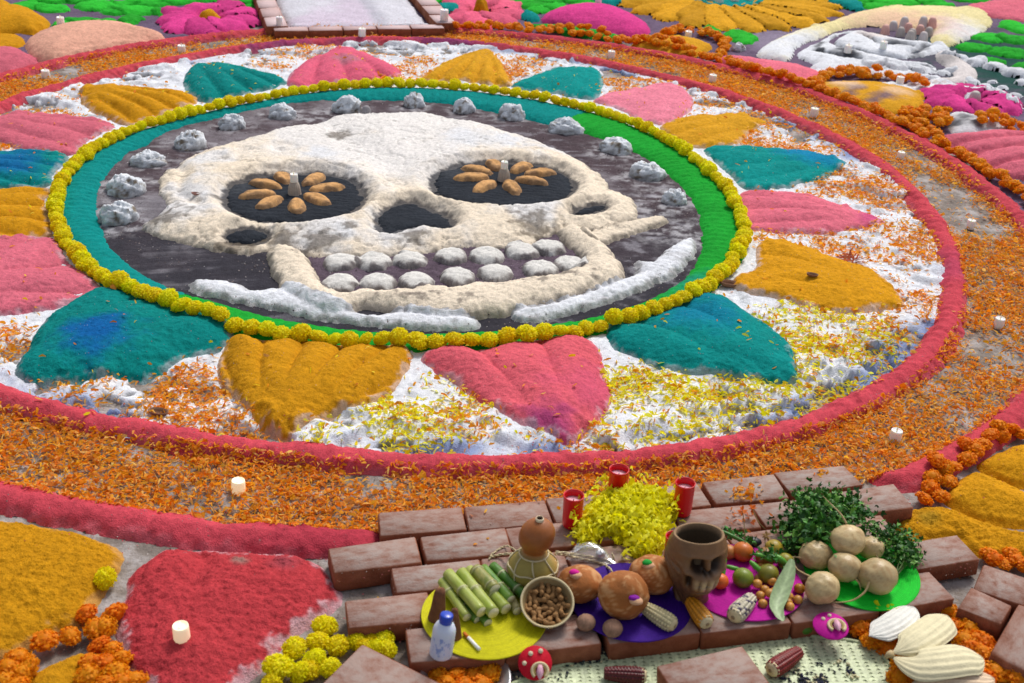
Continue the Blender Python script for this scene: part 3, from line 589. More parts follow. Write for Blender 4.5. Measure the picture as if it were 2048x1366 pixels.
for i, (a, b, w_, h_, l) in enumerate([(245,424,84,54,'nearest left of the skull, by the temple'),(256,371,88,50,'left of the skull, beside the teal band'),(297,316,72,38,'low, far left'),(378,281,68,48,'dark sided one at the upper left'),(468,243,56,40,'upper left, pointed'),(564,222,54,40,'beyond the left brow'),(694,209,54,46,'beyond the crown, beside the small clay cup'),(825,201,46,42,'tall one beyond the crown on the teal band'),(928,211,42,40,'small tall one right of the crown'),(1026,223,52,44,'dirty one right of the crown'),(1132,250,66,40,'where the band turns green'),(1234,291,66,40,'beside the green band, upper right'),(1297,342,74,40,'split low one at the right by the green band'),(1347,394,48,38,'dirty one at the far right')]):
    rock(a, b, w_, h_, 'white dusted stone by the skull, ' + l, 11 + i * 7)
def clay_cup(x, y, z, s, label, col=C(170, 158, 146)):
    g = G(); P = [(.030, 0), (.031, .006), (.027, .010), (.0265, .016), (.024, .04), (.018, .058), (.010, .064), (.0, .0645)]
    g.lathe([(r * s, q * s) for r, q in P], 60, col, True, False, .05, 15)
    return tag(link('clay_cup', g.mesh('clay_cup', M_MATTE), None, (x, y, z)), label, 'clay cup')

# ------------------------------------------------------------------ candles
def votive_mesh():
    g = G(); g.lathe([(.0, .001), (.0185, .001), (.019, .004), (.0185, .034), (.0178, .0405), (.0165, .0415), (.0150, .0385), (.009, .037), (0, .0365)], 28, (.9, .88, .84)); a = g.mesh('votive_body', M_WAX)
    g = G(); g.lathe([(0, .036), (.003, .038), (.0034, .043), (.002, .049), (0, .054)], 12, (.9, .85, .7)); b = g.mesh('votive_flame', M_WAX)
    return a, b
VB, VF = votive_mesh()
VBl = VB.copy(); VBl.materials[0] = M_LIT; VFl = VF.copy(); VFl.materials[0] = M_FLAME
def votive(px, py, label, s=1.0, lit=False, z=None, xy=None, tilt=0):
    x, y = xy if xy else W(px, py); z = hz(x, y) - .003 if z is None else z
    t = tag(empty('votive_candle', (x, y, z), 0, (tilt, tilt * .6, random.uniform(0, 6))), label, 'candle', 'small white votive candles')
    t.scale = (s, s, s)
    b = link('body', VBl if lit else VB, t); f = link('flame_tip', VFl if lit else VF, t)
x, y = W(590, 405); clay_cup(x, y, .034, 1.15, 'upturned fluted clay cup in the middle of the left eye flower'); votive(0, 0, 'white votive candle standing on the clay cup in the left eye', 1.0, False, .106, (x, y))
x, y = W(1007, 377); clay_cup(x, y, .034, 1.15, 'upturned fluted clay cup in the middle of the right eye flower'); votive(0, 0, 'white votive candle standing on the clay cup in the right eye', .95, False, .106, (x, y))
x, y = W(733, 236); clay_cup(x, y, hz(x, y) - .01, 1.05, 'small grey fluted clay cup at the top of the skull beside a stone', C(140, 136, 140))
print('skull', round(time.time() - T0, 1))

# ------------------------------------------------------------------ sand shapes outside the rings
def shape(poly, H, base, label, name='sand_mound', cat='sand mound', **kw):
    kw.setdefault('width', .10); return tag(mound(name, poly, H, base, **kw), label, cat)
# far bed of purple sand that carries the far pictures
FARBED = [(-420, 160), (-200, 128), (30, 118), (110, 100), (280, 82), (480, 62), (536, 40), (900, 50), (1056, 66), (1193, 75), (1382, 112), (1519, 150), (1656, 190), (1792, 248), (1900, 300), (2000, 380), (2100, 470), (2600, 620), (3000, 300), (2600, -60), (1500, -110), (900, -110), (400, -110), (-300, -110)]
o = mound('purple_sand', FARBED, .006, PURB, .05, cell=.026, rough=.004, seed=90, vary=.22, n=3, patches=[(1550, 80, .4, C(160, 150, 170), .5), (1980, 110, .8, DKG, .9), (2040, 160, .6, DKG, .9), (1480, 170, .3, C(150, 140, 160), .4)])
tag(o, 'dusty purple sand background of the far pictures beyond the rings', 'sand', kind='stuff')
shape([(51,94),(85,70),(154,57),(222,55),(290,66),(330,79),(273,94),(171,115),(103,126),(68,118)], .10, PEACH, 'pale peach sand mound at the upper left with a candle on its end')
shape([(-90,140),(-40,104),(0,101),(34,103),(62,114),(75,128),(34,146),(0,152),(-60,170)], .07, ROSE * .8, 'dark pink sand mound at the upper left edge beside the peach one')
shape([(-80,40),(0,26),(51,23),(92,42),(99,57),(68,72),(20,70),(-60,78)], .10, OCH, 'ochre sand mound at the top left edge, the larger rounded one')
shape([(-80,96),(-40,76),(34,74),(51,90),(34,100),(0,103),(-60,120)], .04, OCH, 'ochre sand strip at the left edge below the rounded ochre mound')
shape([(-60,8),(0,5),(20,10),(26,20),(0,26),(-50,30)], .06, OCH, 'small ochre sand mound in the top left corner')
random.seed(5)
LV = [(58,16,38,9,.2),(112,3,58,8,0),(105,22,40,8,-.2),(195,16,48,11,.1),(235,27,36,8,.2),(272,26,60,8,-.1),(160,6,36,6,.1),(305,10,50,9,.2),(255,12,34,5,.0),(360,8,44,7,.15),(130,52,30,8,-.1),(165,48,36,9,.1),(210,50,30,7,0),(262,44,28,10,.3),(245,57,26,6,0),(330,30,30,6,.2),(470,16,44,10,.1),(498,8,24,9,0),(395,4,40,5,0),(330,4,40,4,0),(20,-6,50,6,0),(450,2,30,4,0)]
leafg = 'green sand leaves of the far pictures'
def leaf(a, b, rx, ry, rot, side, k):
    x, y = W(a, b); m = mpp(a, b); v = abs(W(a, b - 1)[1] - y)
    L = rx * m; Wd = ry * v; o_ = mound('sand_leaf', np.array([(-L, 0), (-L * .5, Wd * .8), (L * .2, Wd), (L, Wd * .15), (L * .4, -Wd * .8), (-L * .4, -Wd * .9)]) @ np.array([[math.cos(rot), math.sin(rot)], [-math.sin(rot), math.cos(rot)]]) + (x, y), .035, LEAFG * (.8 + .4 * random.random()), .06, cell=.013, px=False, rough=.006, seed=200 + k, edge=.02, n=4, vary=.2)
    tag(o_, side, 'sand leaf', leafg)
for k, (a, b, rx, ry, rt) in enumerate(LV): leaf(a, b, rx, ry, rt, 'green sand leaf at the top left, ' + ('beside the ochre mounds' if a < 120 else 'behind the peach mound' if a < 300 else 'behind the magenta flower'), k)
LV2 = [(880,4,34,8,0),(905,14,30,6,0),(1010,5,40,7,.1),(1060,14,40,8,.2),(1100,6,36,7,0),(1075,24,26,6,.1),(1150,5,40,6,0),(1175,14,30,6,.2),(1115,18,26,6,0),(1045,2,30,5,0)]
for k, (a, b, rx, ry, rt) in enumerate(LV2): leaf(a, b, rx, ry, rt, 'green sand leaf at the top right of the brick path, behind pink mounds', 30 + k)
LV3 = [(1730,4,40,6,0),(1790,10,50,6,.1),(1850,6,40,6,0),(1760,18,44,7,0),(1700,16,30,6,.1),(1880,14,30,5,.1),(1940,3,40,5,0)]
for k, (a, b, rx, ry, rt) in enumerate(LV3): leaf(a, b, rx, ry, rt, 'green sand leaf at the top right above the white and yellow arc', 50 + k)
LV4 = [(2030,58,28,12,0),(1980,80,40,8,.1),(2030,84,40,8,0),(1950,100,40,8,.15),(2020,110,44,10,.1),(1980,128,34,7,.2),(2060,140,34,9,0)]
for k, (a, b, rx, ry, rt) in enumerate(LV4): leaf(a, b, rx, ry, rt, 'green sand leaf at the right edge beside the dark green sand', 70 + k)
for k, (a, b, rx, ry, rt) in enumerate([(1422,66,18,10,0),(1480,78,34,14,.1),(1608,50,22,6,0)]): leaf(a, b, rx, ry, rt, 'green sand leaf below the ochre sunflower', 80 + k)
tag(mound('sand_band', [(1056,56),(1100,54),(1160,60),(1210,68),(1248,80),(1230,84),(1170,76),(1100,66)], .03, GREEN, .05, cell=.018, seed=95), 'thin green sand strip behind the orange marigold garland', 'sand band')
def flower(cx, cy, rx, ry, n, col, label, rr=.42, ph=0, H=.06, core=None, core_h=.12, k0=0, cw=.28):
    """a flower of sand: an Empty with its petals and heart"""
    x, y = W(cx, cy); m = mpp(cx, cy); v = abs(W(cx, cy - 1)[1] - y); t = tag(empty('sand_flower', (0, 0, 0)), label, 'sand flower')
    for i in range(n):
        a = ph + 2 * math.pi * i / n; ux, uy = math.cos(a), math.sin(a)
        px_, py_ = x + ux * rx * m * .62, y + uy * ry * v * .62; ang = math.atan2(uy * ry * v, ux * rx * m)
        ln = math.hypot(ux * rx * m, uy * ry * v) * rr; wd = min(rx * m, ry * v) * rr * (.9 if n < 12 else .42)
        blob('petal', px_, py_, ln, max(wd, .03), H, col * (1 + .15 * math.sin(i * 2.4)), t, ang, seed=300 + i + k0, cell=.02, rough=.006, edge=.02)
    if core is not None: blob('heart', x, y, rx * m * cw, ry * v * cw, core_h, core, t, 0, seed=350 + k0, cell=.016, rough=.005, edge=.015)
    return t
flower(419, 42, 105, 32, 9, MAG, 'magenta sand flower with an ochre heart, left of the brick path', k0=1, core=OCH, cw=.2, core_h=.09)
flower(962, 30, 90, 30, 8, C(220, 96, 126), 'pink sand flower with a pointed ochre heart, right of the brick path', k0=20, core=OCH, cw=.17, core_h=.16)
flower(1940, 206, 96, 28, 9, MAG, 'magenta sand flower with orange petals round a fluted cup, right edge', k0=40, core=None)
t = flower(1447, 8, 215, 52, 22, OCHF, 'giant ochre sand sunflower with a teal heart at the top', rr=.40, k0=60, core=TEAL * 1.15, core_h=.05, cw=.36)
for a, b, rx, ry in [(892, 27, 24, 9), (1062, 40, 18, 14)]:
    x, y = W(a, b); blob('sand_leaf', x, y, rx * mpp(a, b), .12, .05, TEAL * 1.1, None, 0, cell=.02); tag(COL.objects[-1], 'small teal sand leaf beside the pink flower with the ochre heart' if a < 1000 else 'small teal sand mound between pink flower and magenta mound', 'sand leaf')
x, y = W(1690, 12); blob('sand_leaf', x, y, .1, .25, .05, TEAL * 1.15, None, .3, cell=.022); tag(COL.objects[-1], 'teal sand leaf at the right of the giant sunflower', 'sand leaf')
x, y = W(1210, 2); blob('sand_leaf', x, y, .1, .25, .05, TEAL * 1.15, None, .3, cell=.022); tag(COL.objects[-1], 'teal sand leaf at the left of the giant sunflower', 'sand leaf')
shape([(1083,46),(1097,30),(1158,19),(1227,24),(1278,43),(1302,66),(1278,76),(1244,76),(1176,63),(1107,52)], .10, MAG * 1.05, 'large magenta sand mound behind the orange garland with a candle on top')
shape([(1262,96),(1278,84),(1346,77),(1390,84),(1416,92),(1423,101),(1389,116),(1348,114),(1300,106)], .06, OCHF, 'ochre sand mound enclosed by orange marigolds, the one near the magenta mound')
shape([(1628,180),(1649,170),(1724,168),(1792,174),(1838,190),(1847,212),(1820,229),(1775,231),(1734,221),(1690,200),(1656,193)], .05, OCHF, 'ochre sand mound with dark worn strokes, ringed by orange marigolds', patches=[(1710, 188, .07, PURB, .8), (1700, 195, .06, PURB, .8), (1765, 205, .1, PURB, .85), (1745, 212, .07, PURB, .8), (1690, 180, .12, C(226, 196, 170), .7), (1790, 195, .12, C(226, 196, 170), .6)])
shape([(1430,122),(1461,116),(1519,123),(1587,133),(1639,149),(1645,158),(1621,169),(1587,173),(1519,152),(1468,135)], .05, ROSE * 1.1, 'flat rose sand mound beside the garland, right of the small ochre one')
shape([(1868,284),(1895,278),(1929,276),(1980,270),(2045,275),(2160,290),(2200,330),(2200,400),(2100,385),(2045,364),(1997,356),(1946,330),(1895,298)], .09, ROSE * .95, 'rippled rose sand mound at the right edge inside the garland', grooves=[([(1880, 300), (1960, 300), (2060, 292)], .03, .03), ([(1930, 322), (2000, 318), (2100, 316)], .03, .03), ([(1975, 345), (2040, 340), (2120, 345)], .025, .03)])
shape([(1912,26),(1946,12),(2014,2),(2080,4),(2120,20),(2100,48),(2048,46),(1997,40),(1946,33)], .05, ROSE, 'pink sand mound in the top right corner', rough=.008)
shape([(1512,113),(1539,90),(1587,69),(1656,49),(1724,28),(1809,19),(1895,21),(1963,31),(1984,48),(1963,68),(1912,92),(1870,96),(1861,78),(1861,68),(1809,62),(1724,57),(1673,66),(1632,83),(1594,98),(1580,123),(1543,123)], .07, CREAMY, 'broad pale yellow and white sand arc at the upper right, like a shell', cell=.02, patches=[(1550, 112, .45, WHITE, .95), (1620, 84, .25, WHITE, .8), (1940, 75, .35, WHITE, .9), (1770, 52, .4, C(226, 180, 160), .6), (1850, 60, .35, C(226, 180, 160), .5), (1590, 100, .3, WHITE, .9)])
SLB = SLATE * .9
def inked(X, Y, c):
    for l in ([(1690, 72), (1660, 88), (1680, 105), (1740, 118), (1800, 122)], [(1724, 78), (1760, 100), (1820, 100)], [(1630, 110), (1680, 125), (1760, 135), (1860, 140)], [(1860, 95), (1820, 112)], [(1640, 92), (1632, 104), (1650, 118)], [(1840, 140), (1800, 150), (1730, 146)]):
        c = mixc(c, SLB, sm(.035, .008, ldist(X, Y, W2(l)) + .03 * fbm(X, Y, .06, 3, 77)) * .85)
    return mixc(c, SLB, sm(.25, .6, fbm(X, Y, .10, 4, 78)) * .6)
shape([(1594,111),(1632,90),(1673,70),(1724,68),(1792,82),(1860,90),(1895,97),(1895,106),(1854,114),(1800,126),(1840,130),(1871,138),(1861,150),(1792,161),(1724,151),(1656,141),(1615,127)], .05, WHITE * .97, 'white sand relief of curling folds below the yellow arc', cell=.018,
      grooves=[([(1690, 72), (1660, 88), (1680, 105), (1740, 118), (1800, 122)], .03, .05), ([(1724, 78), (1760, 100), (1820, 100)], .025, .05), ([(1630, 110), (1680, 125), (1760, 135), (1860, 140)], .025, .05), ([(1860, 95), (1820, 112)], .03, .04)], extracol=lambda X, Y, s, c: inked(X, Y, c), patches=[(1745, 80, .15, C(220, 200, 190), .6), (1690, 118, .10, SLB, .9), (1700, 122, .08, SLB, .9), (1790, 98, .12, SLB, .7), (1780, 140, .12, SLB, .6), (1840, 118, .1, SLB, .6)])
shape([(1872,112),(1895,108),(1930,128),(1956,152),(1940,168),(1890,176),(1850,172),(1862,164),(1905,158),(1895,140),(1875,126)], .06, C(214, 206, 204), 'white sand curl like a tail beside the dark green sand', cell=.018, patches=[(1890, 125, .15, SLB, .5)])
shape([(1622,136),(1660,128),(1690,140),(1700,152),(1650,154),(1630,148)], .06, WHITE, 'round white sand mound next to the rose one', cell=.018)
shape([(1760,176),(1850,168),(1930,176),(1990,190),(2040,215),(2060,225),(1990,204),(1920,190),(1860,186),(1800,184)], .02, WHITE, 'thin white sand strip between the ochre mound and the magenta flower', cell=.018, rough=.01)
shape([(1890,240),(1915,230),(1960,240),(2010,250),(2030,262),(2020,272),(1960,274),(1905,270)], .055, C(206, 206, 210), 'white log shaped sand mound streaked black at the right', cell=.014, patches=[(1905, 255, .09, SLB, .9), (1930, 248, .08, SLB, .8), (1950, 262, .07, SLB, .7)])
# pale rounded stones of the far relief
k = 0
for (a, b, r) in [(1749,140,26),(1790,146,22),(1830,148,18),(1950,130,22),(1990,140,24),(2030,152,26),(1885,150,14),(1870,160,12),(1900,145,13),(1850,157,12),(1840,164,10),(1945,168,14),(1970,176,13),(1990,186,12),(2005,180,12),(1960,186,11),(1980,198,12),(2000,206,11),(2030,196,14),(2045,170,18),(1920,120,16),(1895,118,14),(1940,200,10),(2020,216,12),(1985,168,10),(1755,158,13)]:
    x, y = W(a, b); m = mpp(a, b); blob('stone', x, y, r * m, r * m * .9, r * m * .55, WHITE * (.85 + .15 * random.random()), None, 0, cell=.014, seed=400 + k, rough=.006, edge=.02, rnd=True); k += 1
    tag(COL.objects[-1], 'rounded white sand pebble in the chain beside the dark green sand', 'sand pebble', 'white sand pebbles of the far relief')
for i, (a, b) in enumerate([(1769,70),(1785,62),(1800,74),(1815,66),(1806,60),(1822,78),(1838,70),(1843,62),(1856,74),(1861,64),(1845,84),(1818,88)]):
    x, y = W(a, b); clay_cup(x, y, hz(x, y) - .01, 1.25, 'upturned fluted clay cup in the cluster under the yellow arc', [C(220, 170, 160), C(200, 190, 190), C(180, 170, 165)][i % 3])['group'] = 'clay cups under the yellow arc'
for i, (a, b) in enumerate([(1408,2),(1420,10),(1437,14),(1450,6),(1468,12),(1478,4),(1495,8),(1400,9)]):
    x, y = W(a, b); clay_cup(x, y, hz(x, y) - .02, 1.3, 'small pale shell like cup on the teal heart of the giant sunflower', C(220, 220, 214))['group'] = 'pale cups on the sunflower heart'
x, y = W(1946, 212); clay_cup(x, y, hz(x, y), 1.4, 'fluted clay cup in the middle of the magenta flower at the right', C(196, 190, 184))
x, y = W(1476, 100); rock(1476, 98, 28, 16, 'small brown stone with white top beside the ochre mound at the far garland', 5)

# near sand shapes
shape([(-260,1080),(-80,1050),(0,1045),(51,1048),(137,1064),(188,1078),(232,1098),(238,1132),(219,1166),(191,1204),(164,1242),(120,1262),(68,1290),(0,1325),(-120,1380),(-300,1300)], .05, OCH * .88, 'wide ochre sand mound at the lower left edge', rough=.007, dust=C(200, 190, 190), dustamt=.12)
shape([(60,1372),(68,1351),(120,1324),(168,1307),(176,1330),(164,1366),(150,1420),(80,1420)], .03, OCH * .9, 'small ochre sand mound at the bottom left among orange marigolds')
shape([(335,1104),(393,1103),(478,1107),(581,1114),(632,1130),(670,1173),(677,1201),(649,1230),(598,1264),(554,1295),(523,1336),(478,1372),(440,1430),(330,1440),(294,1370),(263,1341),(241,1293),(238,1242),(253,1190),(262,1156),(294,1124)], .06, C(180, 60, 66), 'large crimson pink heart shaped sand mound at the lower left with a lit candle', name='sand_heart', cat='sand heart', rough=.007, width=.12, dust=C(220, 212, 220), dustamt=.45, patches=[(480, 1140, .03, EARTH, .7), (570, 1140, .05, C(130, 70, 80), .5)], grooves=[([(400, 1105), (410, 1150), (380, 1190)], .03, .02)])
shape([(1795,1037),(1848,1017),(1903,1022),(1976,1048),(2048,1066),(2200,1090),(2250,1160),(2048,1112),(1994,1114),(1950,1106),(1903,1074),(1811,1074)], .035, OCH * 1.0, 'ochre sand mound at the right beside the brick platform', rough=.008, patches=[(1860, 1045, .05, C(120, 110, 40), .5)])
shape([(1892,997),(1921,962),(1957,949),(2048,986),(2160,1020),(2150,1075),(2048,1055),(1957,1041),(1899,1012)], .06, OCH * 1.05, 'ochre sand lobe at the right edge behind the nearer ochre mound', rough=.006)
shape([(1960,935),(1972,922),(2012,903),(2048,893),(2200,900),(2200,990),(2048,975),(1994,957)], .06, OCH * 1.08, 'ochre sand lobe highest at the right edge under the orange marigolds', rough=.006)

# ------------------------------------------------------------------ the brick edged path at the top
def brick_mesh(seed, L=.245, Wd=.125, H=.06):
    r = np.random.default_rng(seed); g = G(); h = np.array((L, Wd, H)) / 2; b = .0045; V = []; idx = {}
    for sx in (-1, 1):
        for sy in (-1, 1):
            for sz in (-1, 1):
                j = r.uniform(-.0038, .0038, 3); bb = b * r.uniform(.6, 1.6)
                for ax in range(3):
                    p = np.array((sx, sy, sz)) * (h - bb); p[ax] = (sx, sy, sz)[ax] * h[ax]; idx[(sx, sy, sz, ax)] = len(V); V.append(p + j)
    F = []
    for ax in range(3):
        o = [a for a in range(3) if a != ax]
        for s in (-1, 1):
            q = []
            for u, v in ((-1, -1), (1, -1), (1, 1), (-1, 1)):
                k = [0, 0, 0]; k[ax] = s; k[o[0]] = u; k[o[1]] = v; q.append(idx[(*k, ax)])
            F.append(q if (s > 0) == (ax != 1) else q[::-1])
    for ax in range(3):                                       # edges running along ax
        o = [a for a in range(3) if a != ax]
        for u in (-1, 1):
            for v in (-1, 1):
                k0 = [0, 0, 0]; k0[ax] = -1; k0[o[0]] = u; k0[o[1]] = v; k1 = list(k0); k1[ax] = 1
                F.append([idx[(*k0, o[0])], idx[(*k1, o[0])], idx[(*k1, o[1])], idx[(*k0, o[1])]])
    for sx in (-1, 1):
        for sy in (-1, 1):
            for sz in (-1, 1): F.append([idx[(sx, sy, sz, a)] for a in range(3)])
    g.add(V, F); m = g.mesh('brick', M_BRICK, False)
    import bmesh
    bm = bmesh.new(); bm.from_mesh(m); bmesh.ops.recalc_face_normals(bm, faces=bm.faces); bm.to_mesh(m); bm.free(); return m
BR = [brick_mesh(i) for i in range(5)]
BRP = []
for q_ in BR: q_ = q_.copy(); q_.materials[0] = M_BRICKP; BRP.append(q_)
def brick(parent, quad=None, xyr=None, z=.0315, size=None, name='brick', pool=None):
    if quad is not None:
        P = W2(quad, z + .03); c = P.mean(0); d = (P[1] - P[0]) + (P[2] - P[3]); a = math.atan2(d[1], d[0])
        L = min(.258, .5 * (np.hypot(*(P[1] - P[0])) + np.hypot(*(P[2] - P[3]))) + .004); wd = .5 * (np.hypot(*(P[3] - P[0])) + np.hypot(*(P[2] - P[1])))
        if size is None: size = (max(L, .2), float(np.clip(wd, .115, .135)), .062)
        xyr = (c[0], c[1], a)
    o = link(name, random.choice(pool or BR), parent, (xyr[0], xyr[1], z)); o.rotation_euler = (random.uniform(-.008, .008), random.uniform(-.008, .008), xyr[2])
    if size: o.scale = (size[0] / .245, size[1] / .125, size[2] / .06)
    return o
path = tag(empty('brick_edged_path', (0, 0, 0)), 'straight path edged with bricks and filled with pale lilac sand at the top', 'path')
A0, A1 = np.array(W(528, 12)), np.array(W(556, 74)); B0, B1 = np.array(W(838, 4)), np.array(W(893, 68))
dA = (A0 - A1) / np.hypot(*(A0 - A1)); dB = (B0 - B1) / np.hypot(*(B0 - B1))
for i in range(9):
    p = A1 + dA * (.13 + .265 * i); brick(path, xyr=(p[0], p[1], math.atan2(dA[1], dA[0])), z=.04, size=(.258, .15, .075), pool=BRP)
    p = B1 + dB * (.13 + .265 * i); brick(path, xyr=(p[0], p[1], math.atan2(dB[1], dB[0])), z=.04, size=(.258, .15, .075), pool=BRP)
dC = (B1 - A1); LC = np.hypot(*dC); dC /= LC
for i in range(5):
    p = A1 + dC * (-.02 + LC * (i + .5) / 5) + (0, -.04); brick(path, xyr=(p[0], p[1], math.atan2(dC[1], dC[0])), z=.034, size=(LC / 5 * .98, .11, .062), pool=BRP)
def path_c(X, Y, s, c):
    n = fbm(X, Y, .5, 4, 97); c = mixc(c, C(200, 168, 196), sm(0, .5, n) * .4); ln = ldist(X, Y, W2([(712, 0), (735, 25), (762, 60)])); return mixc(c, C(170, 168, 180), sm(.10, .0, ln + .05 * n) * .7)
mound('path_sand', [(540, -60), (556, 30), (584, 70), (700, 70), (862, 64), (820, 10), (790, -60)], .045, C(206, 204, 212), .05, cell=.022, rough=.004, seed=97, parent=path, extracol=path_c, smooth_poly=False)
print('outer', round(time.time() - T0, 1))

# ------------------------------------------------------------------ marigolds
def marigold_mesh(seed, base, R=.031, n=150, yellow=True):
    r = np.random.default_rng(seed); g = G(); ga = math.pi * (3 - math.sqrt(5))
    g.lathe([(.0, -R * .78), (R * .5, -R * .62), (R * .78, -R * .1), (R * .7, R * .35), (R * .4, R * .62), (0, R * .72)], 12, base)
    for i in range(n):
        z = 1 - (i + .5) / n * (1.75 if yellow else 1.6); q = math.sqrt(max(0, 1 - z * z)); a = i * ga + r.uniform(-.3, .3)
        d = np.array((q * math.cos(a), q * math.sin(a), z * (.86 if yellow else .7))); d = d / np.linalg.norm(d)
        up = np.array((0, 0, 1.)) if abs(d[2]) < .9 else np.array((1., 0, 0)); t = np.cross(d, up); t /= np.linalg.norm(t); b = np.cross(d, t)
        f = r.uniform(0, math.pi * 2); u = t * math.cos(f) + b * math.sin(f); v = np.cross(d, u)
        if yellow: L0, L1, w0, w1, tp = R * .66, R * r.uniform(.90, 1.02), R * .05, R * .085, R * .10
        else: L0, L1, w0, w1, tp = R * .55, R * r.uniform(.76, 1.1), R * .06, R * .13, R * .19
        k = r.uniform(.85, 1.15); sh = np.array((1, r.uniform(.9, 1.08), 1)); ds = np.array((1., 1., .84 if yellow else .72))
        lift_ = d * R * r.uniform(.0, .09)
        V = [(d * L0 - u * w0) * ds, (d * L0 + u * w0) * ds, (d * L1 + u * w1) * ds, (d * L1 - u * w1) * ds,
             (d * L1 + u * w1 * .9 + v * tp * .8 + lift_ * .5) * ds, (d * L1 + v * tp * 1.05 + lift_) * ds, (d * L1 - u * w1 * .9 + v * tp * .8 + lift_ * .5) * ds]
        g.add(V, [(0, 1, 2, 3), (3, 2, 4, 5), (3, 5, 6)], np.clip(np.array([base * k] * 4 + [base * k * sh] * 3), 0, .95))
    return g.mesh('marigold_head', M_PETAL, False)
    nv = nv + r.normal(0, .22, nv.shape); nv /= np.linalg.norm(nv, axis=1)[:, None]; me.normals_split_custom_set_from_vertices([tuple(q) for q in nv]); return me
YEL = np.array((.95, .86, .005)); ORG = np.array((.95, .26, .006))
MY = [marigold_mesh(20 + i, YEL * np.array((1, 1 - .03 * i, 1)), n=330) for i in range(5)]
MO = [marigold_mesh(40 + i, ORG * np.array((1, 1 + .12 * i, 1)), n=230, yellow=False) for i in range(5)]
MOs = [marigold_mesh(50 + i, ORG * np.array((1.0, 1.2 + .12 * i, 1)), n=130, yellow=False) for i in range(4)]
NFL = 0
def marigold(x, y, d, kind, label, group, dz=0, lod=False):
    global NFL; NFL += 1
    me = random.choice(MY if kind == 'y' else (MOs if lod else MO)); s = d / .062
    o = link('yellow_marigold' if kind == 'y' else 'orange_marigold', me, None, (x, y, hz(x, y) + d * .36 + dz)); o.scale = (s * random.uniform(.92, 1.06), s, s * random.uniform(.74, 1.05))
    o.rotation_euler = (random.gauss(0, .28), random.gauss(0, .28), random.uniform(0, 6.28)); tag(o, label, 'marigold', group)
    return o
random.seed(3)
# the yellow ring
TH = np.linspace(-math.pi, math.pi, 4000); RR = RY(TH); XY = np.stack([CX + RR * np.cos(TH), CY + RR * np.sin(TH)], 1)
S = np.concatenate([[0], np.cumsum(np.hypot(*np.diff(XY, axis=0).T))]); tot = S[-1]; s = 0
def near_of(x, y, L): return min(L, key=lambda l: math.hypot(W(*l[0])[0] - x, W(*l[0])[1] - y))[1]
NB = [((222, 262), 'by the upper left pink petal'), ((120, 345), 'by the left blue stained petal'), ((98, 425), 'by the left ochre petal'), ((140, 530), 'by the ridged left pink petal'), ((330, 610), 'by the large lower left teal petal'), ((640, 690), 'above the near ochre petal'), ((1020, 690), 'above the near pink heart petal'), ((1310, 640), 'by the near right teal petal'), ((1470, 550), 'by the right ochre petal'), ((1482, 440), 'by the right pink petal'), ((1430, 330), 'by the right teal petal'), ((1340, 260), 'by the pale ochre petal'), ((1240, 225), 'by the light pink petal'), ((1110, 190), 'by the small far teal petal'), ((930, 170), 'by the shell like far ochre petal'), ((690, 170), 'by the far pink petal'), ((480, 200), 'by the upper left teal petal'), ((330, 240), 'by the upper left ochre petal')]
while s < tot - .03:
    d = random.uniform(.066, .088); i = np.searchsorted(S, s + d * .46); i = min(i, len(XY) - 1); a = math.degrees(TH[i]) % 360
    if a < 20: a += 360
    lab = near_of(XY[i][0], XY[i][1], NB)
    off = random.gauss(0, .006); x, y = XY[i] + np.array((math.cos(TH[i]), math.sin(TH[i]))) * off
    marigold(x, y, d, 'y', 'yellow marigold in the skull ring, ' + lab, 'yellow marigolds of the ring'); s += d * .86
def pxflowers(pts, kind, d, label, group, jit=.0, lod=False):
    for (a, b) in pts:
        x, y = W(a, b + 8); marigold(x, y, random.uniform(*d), kind, label, group, 0, lod)
pxflowers([(650,1258),(590,1303),(629,1322),(676,1297),(637,1290)], 'y', (.062, .078), 'yellow marigold in the clump between pink heart and brick platform', 'yellow marigolds left of the bricks')
pxflowers([(558,1343)], 'y', (.085, .086), 'large round yellow marigold at the bottom end of the yellow clump', None)
pxflowers([(600,1350),(660,1340),(545,1368),(618,1345)], 'y', (.055, .062), 'loose yellow marigold at the bottom of the yellow clump', 'yellow marigolds left of the bricks')
pxflowers([(715,1287),(742,1284),(768,1282),(775,1302),(730,1298),(752,1300)], 'y', (.05, .06), 'yellow marigold in the row in front of the left platform brick', 'yellow marigolds in front of the left brick')
pxflowers([(212,1164)], 'y', (.070, .071), 'single yellow marigold lying on the ochre mound at the left', None)
pxflowers([(92,1288)], 'o', (.07, .071), 'single round orange marigold on the ochre sand, lower left', None)
pxflowers([(142,1276)], 'o', (.058, .059), 'single dark orange marigold beside the heap, lower left', None)
pxflowers([(175,1232),(212,1262),(230,1233),(195,1263)], 'o', (.056, .074), 'orange marigold at the upper end of the heap left of the crimson heart', 'orange marigolds left of the heart')
pxflowers([(200,1295),(225,1300),(185,1330),(215,1334),(245,1322)], 'o', (.056, .074), 'orange marigold in the middle of the heap left of the crimson heart', 'orange marigolds left of the heart')
pxflowers([(180,1360),(215,1368),(250,1372),(272,1366),(236,1350)], 'o', (.056, .074), 'orange marigold at the bottom edge of the heap left of the crimson heart', 'orange marigolds left of the heart')
pxflowers([(40,1322),(20,1345),(48,1352),(10,1370),(-20,1350),(60,1340),(35,1380)], 'o', (.058, .072), 'orange marigold in the heap at the bottom left corner', 'orange marigolds in the corner')
